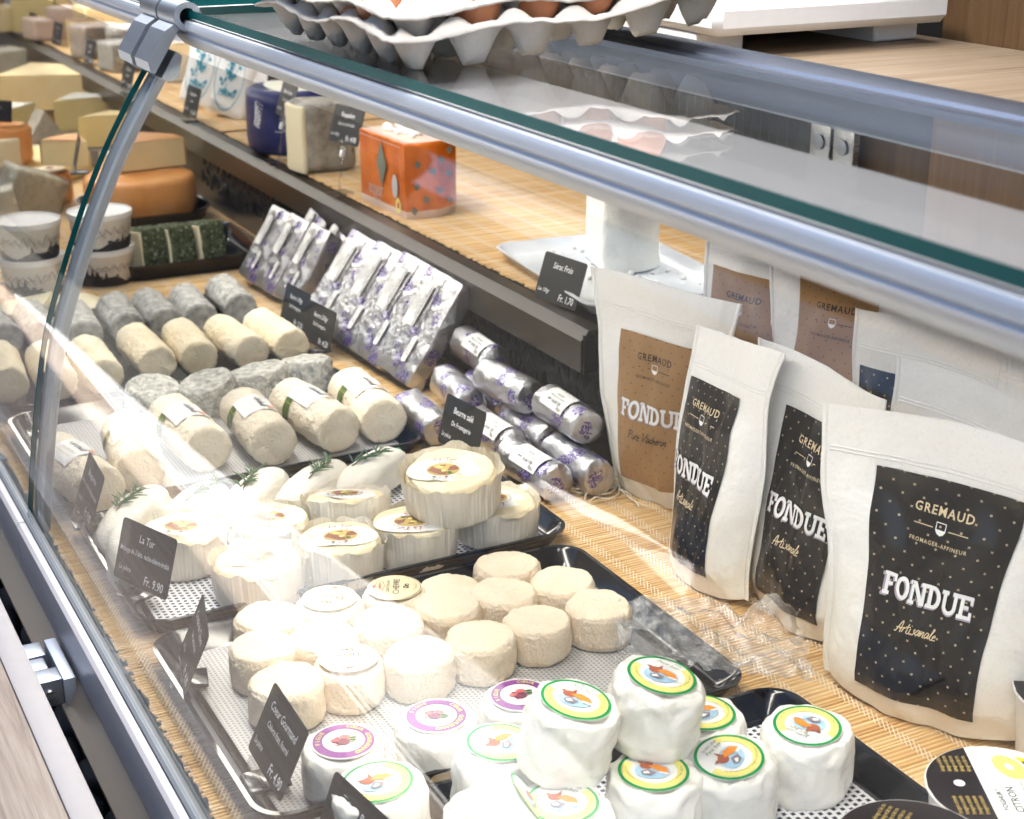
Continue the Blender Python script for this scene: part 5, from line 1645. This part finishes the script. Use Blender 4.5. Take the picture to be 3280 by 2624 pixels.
# white curd on its plate
pt = tray('white porcelain plate with crumbs under the tall white curd', .945, 1.170, 1.545, 1.885, ZS, .018, .03, -6, 'porcelain', 'plate', 'plate')
t = thing('curd_cheese', 'tall white curd cylinder with a flat cut face standing on the plate', 'cheese', (1.092, 1.762, ZS + .0065), (0, 0, R(6)))
b = MB(); n = 60; rows = 34; v = []; f = []; H_ = .165; r_ = .056
for k in range(rows + 1):
    z = H_ * k / rows
    for i in range(n):
        a = 2 * math.pi * i / n
        x, y = r_ * math.cos(a), r_ * math.sin(a) * 1.0
        # flat cut facing -x / -y side
        d = x * -.93 + y * .36
        if d > .034: x -= -.93 * (d - .034); y -= .36 * (d - .034)
        p = Vector((x, y, z))
        cut = d > .034
        am = .0006 if cut else .0022
        p += noise.noise_vector(p * 60) * am + noise.noise_vector(p * 150 + Vector((3, 3, 3))) * am * .6
        if k < 3 and not cut: p.x *= 1.03; p.y *= 1.03
        if k == 0: p.z = 0
        v.append(p)
for k in range(rows):
    for i in range(n):
        j = (i + 1) % n
        f.append((k * n + i, k * n + j, (k + 1) * n + j, (k + 1) * n + i))
f.append(tuple(range(rows * n, (rows + 1) * n)))
b.add(v, f).build('curd', MAT['serac'], t, True)
rn = random.Random(12); c = MB()
for k in range(40):
    x, y = rn.uniform(.965, 1.15), rn.uniform(1.57, 1.865)
    if k < 14: x, y = 1.092 + rn.gauss(-.03, .025), 1.71 + rn.gauss(-.01, .012)
    s_ = rn.uniform(.001, .0045) * (1.3 if k < 8 else 1)
    c.lathe([(s_ * .7, 0), (s_, s_ * .5), (s_ * .8, s_), (s_ * .2, s_ * 1.3)], 7, 0, True, lambda p, a, k_: p + noise.noise_vector(p * 400) * .0012, x, y)
o = c.build('curd_crumbs', MAT['serac'], None, True); o['kind'] = 'stuff'; o['label'] = 'white curd crumbs scattered on the plate'; o['category'] = 'crumbs'; o.location = (0, 0, ZS + .0045)

# ------------------------------------------------------------------ egg trays and eggs on the glass
def egg_tray_mesh(seed, lift):
    b = MB(); p = .05; nx, ny = 6, 6; sub = 12
    Wd = nx * sub; Hd = ny * sub
    v = []; f = []
    for i in range(Wd + 1):
        for j in range(Hd + 1):
            x = (i / sub - .5) * p; y = (j / sub - .5) * p
            cxv = math.cos(2 * math.pi * x / p); cyv = math.cos(2 * math.pi * y / p)
            g_ = (cxv + cyv) / 2
            g_ = max(-1, min(1, g_ * 1.35))
            z = .024 - .024 * g_
            ed = min(i, Wd - i, j, Hd - j) / sub
            if ed < .5:
                k_ = ed / .5
                rim = .028 + .004 * math.sin((x + y) * 40)
                # outer half cups stay scalloped under a flat rim
                z = z * k_ + rim * (1 - k_)
                if ed < .10: z = rim - .003 * (1 - ed / .1)
            z += .0014 * noise.noise(Vector((x * 90, y * 90, seed))) + .004 * noise.noise(Vector((x * 7, y * 7, seed)))
            warp = .020 * (max(0, x) / .25) ** 1.5 + lift
            ox = .002 * noise.noise(Vector((x * 40, y * 40, seed + 5))); oy = .002 * noise.noise(Vector((x * 40, y * 40, seed + 9)))
            v.append((x + ox, y + oy, z + warp))
    for i in range(Wd):
        for j in range(Hd):
            a = i * (Hd + 1) + j
            f.append((a, a + Hd + 1, a + Hd + 2, a + 1))
    b.add(v, f)
    return b
def egg_tray(label, loc, rz, seed):
    o = egg_tray_mesh(seed, 0).build('egg_tray', MAT['pulp'], None, True)
    o.location = loc; o.rotation_euler = (0, 0, R(rz))
    md = o.modifiers.new('thickness', 'SOLIDIFY'); md.thickness = .0018; md.offset = 1
    tag(o, label, 'egg tray', 'grey pulp egg trays')
    return o
egg_tray('lower grey pulp egg tray resting on the glass top', (.468, 1.045, .5635), 0, 1)
egg_tray('upper grey pulp egg tray nested in the lower one', (.470, 1.049, .5785), 1.2, 2)
prof = []
for k in range(15):
    a = math.pi * k / 14
    prof.append((max(.0205 * math.sin(a) * (1 + .10 * math.cos(a)), .0004), .027 - .027 * math.cos(a)))
EGG = MB().lathe(prof, 28).mesh('egg', MAT['egg'], True)
for k, (i, j, lb) in enumerate([(0, 1, 'brown egg in the second cup along the glass edge'), (1, 0, 'brown egg in the front row, second cup from the corner'), (2, 0, 'brown egg in the front row, third cup from the corner'), (3, 0, 'brown egg in the front row, fourth cup from the corner'),
                                (4, 0, 'brown egg in the front row beside the chopping board'), (1, 1, 'brown egg one row behind the front corner'), (2, 1, 'brown egg in the middle of the second row'), (3, 1, 'brown egg in the second row towards the chopping board'), (0, 2, 'brown egg in the third cup along the glass edge')]):
    x = .470 + i * .05; y = 1.049 + j * .05
    o = link('egg', EGG, None, (x, y, .5835 + .020 * (max(0, i * .05) / .25) ** 1.5), (R(6 * (k % 3 - 1)), R(5 * (k % 2)), k)); tag(o, lb, 'egg', 'brown eggs in the upper tray')

# ------------------------------------------------------------------ yoghurt pots at the lower right
def pot(label, loc, rz, lemon):
    t = thing('yoghurt_pot', label, 'yoghurt', loc, (0, 0, R(rz))); t.scale = (1.15, 1.15, 1.0)
    r_ = .047
    MB().lathe([(.036, 0), (.040, .004), (.045, .060), (.0465, .0645), (.0480, .0650), (.0480, .0662)], 40, 0, True).build('cup', MAT['tub'], t, 'auto')
    m = top_map(.0668, 0, 0, 0)
    def seg(y0, y1, n=20):
        a = [(math.copysign(math.sqrt(max(r_ * r_ - y * y, 0)), -1), y) for y in [y0 + (y1 - y0) * k / n for k in range(n + 1)]]
        c = [(-x, y) for x, y in a]
        v = [q for k in range(n + 1) for q in (a[k], c[k])]
        return v, [(2 * k, 2 * k + 1, 2 * k + 3, 2 * k + 2) for k in range(n)]
    if lemon:
        lid = MB().decal([seg(-.047, .012)], m).build('lid', MAT['white_plastic'], t)
        MB().decal([seg(.0121, .047)], m).build('lid_band', MAT['panel_dark'], t)
        u = lambda l: (lambda x, y: (x, y, .0668 + l))
        MB().decal([disc2d(.019, 28, .012, -.028, .014), disc2d(.006, 12, .028, -.020)], u(.0003)).build('print', MAT['lemon'], lid)
        MB().decal([tr2d(ring2d(.0145, .0175, 30, 0, math.pi * 2), .022, -.011, .3, 1, .62)], u(.0005)).build('print', MAT['paper'], lid)
        MB().decal([tr2d(disc2d(.0142, 28), .022, -.011, .3, 1, .62)], u(.0006)).build('print', MAT['lemon2'], lid)
        MB().decal([tr2d(disc2d(.004, 12), .022, -.011, .3, 1, .62)], u(.0009)).build('print', MAT['paper'], lid)
        MB().decal([tr2d(text2d('CITRON', .0075, .004), -.014, -.004), tr2d(text2d('YOGHURT', .005, .002), -.014, .004), tr2d(text2d('fabriqué à la ferme au lait entier', .0030), -.012, -.013), tr2d(text2d('à consommer de préférence avant', .0030), -.016, -.017)], u(.0004)).build('lettering', MAT['ink'], lid)
        MB().decal([tr2d(disc2d(.0036, 16), .004, .026)], u(.0004)).build('print', MAT['paper'], lid)
        G_ = MB()
        for k in range(5):
            G_.decal([tr2d(text2d('fromagerie artisanale', .0042, .004, 0, .55), -.020, .034 - .0042 * k), tr2d(text2d('élevage et lait cru', .0042, .004, 0, .6), .026, .033 - .0042 * k)], u(.0004))
        G_.build('lettering', MAT['tan_ink'], lid)
    else:
        lid = MB().decal([disc2d(.047, 40, rings=(.5, 1))], m).build('lid', MAT['panel_dark'], t)
        u = lambda l: (lambda x, y: (x, y, .0668 + l))
        MB().decal([disc2d(.0036, 16, 0, .024)], u(.0004)).build('print', MAT['paper'], lid)
        G_ = MB()
        for k in range(5):
            G_.decal([tr2d(text2d('fromagerie artisanale', .0042, .004, 0, .55), -.024, .030 - .0042 * k), tr2d(text2d('élevage et lait cru', .0042, .004, 0, .6), .022, .030 - .0042 * k)], u(.0004))
        G_.build('lettering', MAT['tan_ink'], lid)
MAT['panel_dark'] = plain('dark lid foil', (.016, .012, .016), .2)
pot('yoghurt pot with a lemon printed on its white and black lid', (.768, .688, .002), 62, True)
pot('yoghurt pot with a black lid at the bottom edge', (.655, .655, .010), 30, False)
pot('yoghurt pot with a lemon lid cut off by the right edge', (.925, .758, .002), 62, True)
# ------------------------------------------------------------------ tubs with a mountain print
def tub_mesh():
    return MB().lathe([(.044, 0), (.0455, .002), (.0525, .055), (.0530, .0555), (.0545, .056), (.0545, .0655), (.0530, .0660), (.0520, .0650), (.0505, .0625), (.046, .0620), (.02, .0618)], 48).mesh('tub', MAT['tub'], 'auto')
TUB = tub_mesh()
def tub(label, loc, rz, seed):
    t = thing('printed_tub', label, 'tub', loc, (0, 0, R(rz)), 'white plastic tubs with mountain print')
    link('body', TUB, t)
    rn = random.Random(seed)
    sl_ = .007 / .055
    def m(x, y):     # x = arc length, y = height
        a = x / .049; r_ = .0458 + y * .127 + .0006
        return (r_ * math.cos(a), r_ * math.sin(a), y)
    n = 120; Lc = 2 * math.pi * .049
    D = MB()
    v = []; f = []; hill = lambda x: .016 + .006 * math.sin(x * 40 + seed) + .003 * math.sin(x * 130)
    for i in range(n + 1):
        x = Lc * i / n
        v += [(x, .003), (x, hill(x))]
    for i in range(n): f.append((2 * i, 2 * i + 2, 2 * i + 3, 2 * i + 1))
    D.decal([(v, f)], m)
    pts = []; x = 0; up = True
    while x < Lc:
        pts.append((x, (.042 if up else .032) + rn.uniform(-.004, .004))); x += rn.uniform(.004, .009); up = not up
    D.decal([strip2d(pts, .0015), strip2d([(x + .002, y - .005 - .002 * math.sin(x * 300)) for x, y in pts], .0010)], m)
    for k in range(9):
        x = rn.uniform(0, Lc); h = rn.uniform(.012, .020); y = hill(x) - .001
        D.decal([poly2d([(x - .004, y), (x + .004, y), (x + .0015, y + h * .5), (x, y + h), (x - .0015, y + h * .5)])], m)
    for k in range(14):
        x = rn.uniform(0, Lc); y = hill(x) + .0005
        D.decal([poly2d([(x - .003, y), (x + .003, y), (x + .0035, y + .003), (x - .003, y + .003)])], m)
    D.build('print', MAT['ink'], t)
tub('lower printed tub of the stack just inside the glass joint', (.583, 2.625, MZ), 40, 1)
tub('upper printed tub of the stack just inside the glass joint', (.583, 2.622, MZ + .0625), 150, 2)
tub('lower printed tub of the stack left of the metal support', (.462, 2.615, MZ), 250, 3)
tub('upper printed tub of the stack left of the metal support', (.460, 2.612, MZ + .0625), 20, 4)

# herb crusted slabs on the low black tray
for k, (x, lb) in enumerate([(.672, 'herb crusted slab partly hidden by the printed tub'), (.722, 'herb crusted slab in the middle of three'), (.778, 'widest herb crusted slab next to the empty tray end')]):
    t = thing('herb_cheese', lb, 'cheese', (x, 2.66, .0065), (R(-8), 0, R(8)), 'herb crusted cheese slabs')
    rbox(.046, .075, .072, .006, 2, 5, .003, k, 40).build('crust', MAT['herb'], t, True)
    o = rbox(.005, .066, .064, .001, 1).build('paste', MAT['paste2'], t, 'auto'); o.location = (-.0235, 0, .003)

# ------------------------------------------------------------------ cut cheeses in the far section
def wheel(label, loc, r, h, mat, name='round_cheese', seed=0, rot=(0, 0, 0), top=None):
    t = thing(name, label, 'cheese', loc, rot, 'cheeses in the far section')
    e = min(.012, h * .25)
    prof = [(r * .5, 0), (r - e, .0), (r - e * .3, e * .4), (r, e), (r, h - e), (r - e * .3, h - e * .4), (r - e, h), (r * .8, h), (r * .5, h), (r * .2, h)]
    MB().lathe(prof, 48, 0, True, lambda p, a, k: p + noise.noise_vector(p * 18 + Vector((seed, 0, 0))) * .004 * (p.z > .001)).build('rind', MAT[mat], t, True)
    if top: sticker(t, h, top, top_map(h + .004))
    return t
def wedge(label, loc, rot, r, ang, h, paste, rind, seed=0, toprind=True):
    """sector of a wheel: point at origin, opens along +y"""
    t = thing('cheese_wedge', label, 'cheese', loc, rot, 'cheeses in the far section')
    b = MB(); n = 14; v = []; f = []
    a0 = math.pi / 2 - ang / 2
    def P(q, rr, z): return Vector((rr * math.cos(a0 + ang * q), rr * math.sin(a0 + ang * q), z))
    # paste body
    for z in (0, h):
        v.append(Vector((0, 0, z)))
        for i in range(n + 1): v.append(P(i / n, r - .004, z))
    m = n + 2
    f = [(0, 1, m + 1, m), (0, m, m + n + 1, n + 1), tuple(range(m, 2 * m)), tuple(reversed(range(m)))]
    b.add(v, f); b.build('paste', MAT[paste], t)
    c = MB(); v = []
    for i in range(n + 1):
        v += [P(i / n, r - .0038, 0.0), P(i / n, r, .004), P(i / n, r, h - .003), P(i / n, r - .004, h + .0015), P(i / n, r * .2 if toprind else r - .012, h + .0015)]
    f = [(5 * i + k, 5 * i + 5 + k, 5 * i + 6 + k, 5 * i + 1 + k) for i in range(n) for k in range(4)]
    for i, p in enumerate(v): v[i] = p + noise.noise_vector(p * 30 + Vector((seed, 1, 0))) * .0015
    c.add(v, f); c.build('rind', MAT[rind], t, True)
    return t
def block(label, loc, rot, s, mat, seed=0, rough=.002, film=False, name='cheese_block'):
    t = thing(name, label, 'cheese', loc, rot, 'cheeses in the far section')
    rbox(*s, .006, 2, 4, rough, seed, 25).build('paste', MAT[mat], t, True)
    if film: rbox(s[0] + .006, s[1] + .006, s[2] + .004, .008, 2, 5, .004, seed + 4, 30).build('film_wrap', MAT['film'], t, True)
    return t
tray('round edged dark dish under the big orange half wheel', .66, .90, 2.96, 3.24, MZ, .028, .08)
wheel('big orange washed rind half wheel in clear wrap behind the printed tubs', (.778, 3.10, .008), .112, .080, 'orange', 'washed_rind_cheese', 1)
wedge('orange rinded wedge lying on the big orange wheel', (.735, 3.10, .092), (0, 0, R(-50)), .15, R(64), .055, 'paste', 'orange', 2)
wedge('smaller orange rinded wedge behind the metal glass support', (.70, 3.20, .092), (0, 0, R(30)), .10, R(60), .05, 'paste', 'orange', 5)
t = wheel('small orange cheese with a printed round top sticker', (.636, 3.30, MZ), .046, .070, 'orange', 'orange_cheese', 3, (0, 0, 0), [('cream_paper', [disc2d(.034, 30)]), ('brick_ink', [ring2d(.022, .024, 30), ring2d(.028, .030, 30), disc2d(.008, 12, .004, .002, .014)])])
block('pale wrapped wedge leaning above the printed tub at the picture edge', (.555, 3.19, .004), (R(10), R(22), R(25)), (.13, .05, .095), 'paste2', 4, .002, True)
block('flat pale wrapped slice beside the leaning pale wedge', (.50, 3.10, .002), (R(0), R(-10), R(-10)), (.08, .05, .08), 'paste2', 8, .002, True)
wheel('yellow half wheel with a dark rind under the orange rounds', (.690, 3.60, MZ), .10, .055, 'paste3', 'round_cheese', 6)
wheel('orange cut round at the picture edge', (.605, 3.52, .052), .045, .085, 'orange', 'orange_cheese', 7)
block('pale cut face in front of the orange round at the picture edge', (.585, 3.475, .053), (0, 0, R(20)), (.06, .02, .06), 'paste2', 9)
wedge('grey white wedge standing upright with ridged side', (.735, 3.78, .118), (R(-90), R(0), R(15)), .135, R(70), .05, 'greyrind', 'greyrind', 8)
wedge('yellow wedge left of the upright grey wedge', (.660, 3.82, .045), (0, 0, R(-20)), .11, R(50), .075, 'paste3', 'fresh', 9)
wedge('yellow wedge with white top behind the upright grey wedge', (.78, 3.90, .045), (0, 0, R(-60)), .14, R(50), .075, 'paste3', 'fresh', 10)
wedge('bright yellow wedge pointing towards the metal support', (.785, 3.66, .045), (0, 0, R(-75)), .12, R(45), .07, 'paste3', 'paste3', 11)
wedge('brown paper coloured wedge beside the metal support', (.845, 3.62, .03), (R(-50), 0, R(-10)), .12, R(60), .05, 'greyrind', 'brown', 12)
block('grey green board under the far yellow wedges', (.72, 3.78, MZ), (0, 0, 0), (.30, .26, .042), 'greyrind', 13, .001)
wedge('large half cheese with pink white top and brown rind at the far edge', (.70, 4.20, .06), (0, 0, R(-72)), .26, R(80), .090, 'paste', 'brown', 14, False)
o = MB(); wheel('second large cheese under the pink topped one', (.80, 4.32, MZ), .16, .055, 'brown', 'round_cheese', 15)
block('cling wrapped white cheese behind the pink topped one', (.80, 4.75, .05), (0, 0, R(10)), (.15, .10, .10), 'paste2', 16, .003, True)
# on the far shelf
block('yellow block with a dark rind on the far shelf beside the clamp', (1.085, 4.62, .17), (0, 0, R(8)), (.13, .10, .105), 'paste', 20)
block('dark rind slab behind the yellow block on the far shelf', (1.155, 4.66, .17), (0, 0, R(8)), (.02, .12, .108), 'brown', 21)
wedge('yellow wedge with curved dark rind at the top corner', (.90, 4.98, .17), (0, 0, R(-70)), .13, R(70), .13, 'paste3', 'brown', 22)
block('brown rind cheese at the top left corner', (.84, 5.10, .25), (0, 0, R(5)), (.10, .12, .13), 'brown', 23)
block('yellow slab under the brown one at the top left corner', (.85, 5.05, .17), (0, 0, R(5)), (.13, .12, .075), 'paste', 24)
block('tall yellow block behind the pair of price cards', (1.06, 5.15, .17), (0, 0, R(5)), (.16, .10, .19), 'paste', 25)
block('pale yellow block under the metal rail', (1.15, 4.95, .17), (0, 0, R(5)), (.14, .10, .19), 'paste2', 26)
block('pink waxed piece between the cards and the yellow block', (1.01, 4.78, .17), (0, 0, R(12)), (.075, .08, .09), 'pinkwrap', 27)
block('orange cut piece under the metal clamp', (1.17, 4.42, .17), (0, 0, R(10)), (.06, .10, .115), 'paste', 28)
block('salmon coloured piece behind the far fascia', (.935, 4.78, .17), (0, 0, R(10)), (.06, .10, .06), 'pinkwrap', 29)
block('dark cling wrapped piece on the far shelf', (.985, 4.30, .17), (0, 0, R(20)), (.10, .08, .085), 'brown', 30, .003, True)
block('olive rinded wrapped piece on the far shelf next to the support', (1.06, 4.18, .17), (0, 0, R(-10)), (.13, .10, .09), 'greyrind', 31, .003, True)
block('crinkled clear wrap around grey cheese on the far shelf', (1.00, 4.02, .17), (0, 0, R(15)), (.12, .08, .07), 'greyblue', 32, .003, True)
rn = random.Random(21)
extra = [(.60, 3.95, .004, 'small pale wedge behind the orange round', 'paste2', 'greyrind'), (.68, 4.02, .004, 'brown rinded wedge in front of the pink topped cheese', 'paste', 'brown'), (.88, 3.98, .004, 'ivory wedge against the black shelf plate', 'paste2', 'fresh'),
         (.84, 3.40, .004, 'white rinded wedge behind the big orange wheel', 'paste2', 'fresh'), (.56, 3.72, .004, 'ivory wedge at the picture edge beside a far card', 'paste2', 'fresh'), (.62, 4.45, .004, 'yellow wedge at the picture edge under the wrapped cheese', 'paste3', 'brown'),
         (.70, 4.75, .004, 'grey rinded wedge at the far picture edge', 'paste', 'greyrind'), (1.06, 3.80, .17, 'ivory wedge with grey rind on the far shelf', 'paste2', 'greyrind'), (1.00, 4.52, .17, 'yellow wedge between wrapped pieces on the far shelf', 'paste3', 'brown')]
for i, (x, y, z, lb, pa, ri) in enumerate(extra):
    wedge(lb, (x - .04, y - .05, z), (0, 0, R(rn.uniform(-80, 20))), rn.uniform(.10, .14), R(rn.uniform(45, 75)), rn.uniform(.06, .09), pa, ri, 40 + i)
price_card('far price card leaning on the yellow wedges', (.60, 3.80, .10), -92, 14, [('Etivaz', .0100, .046), ('Lait cru', .0078, .031)], 'Fr. 2.90', 'Les 100gr')
price_card('far price card between wrapped pieces on the far shelf', (.93, 4.20, .172), -88, 14, [('Tomme', .0100, .046), ('Lait cru', .0078, .031)], 'Fr. 2.80', 'Les 100gr')
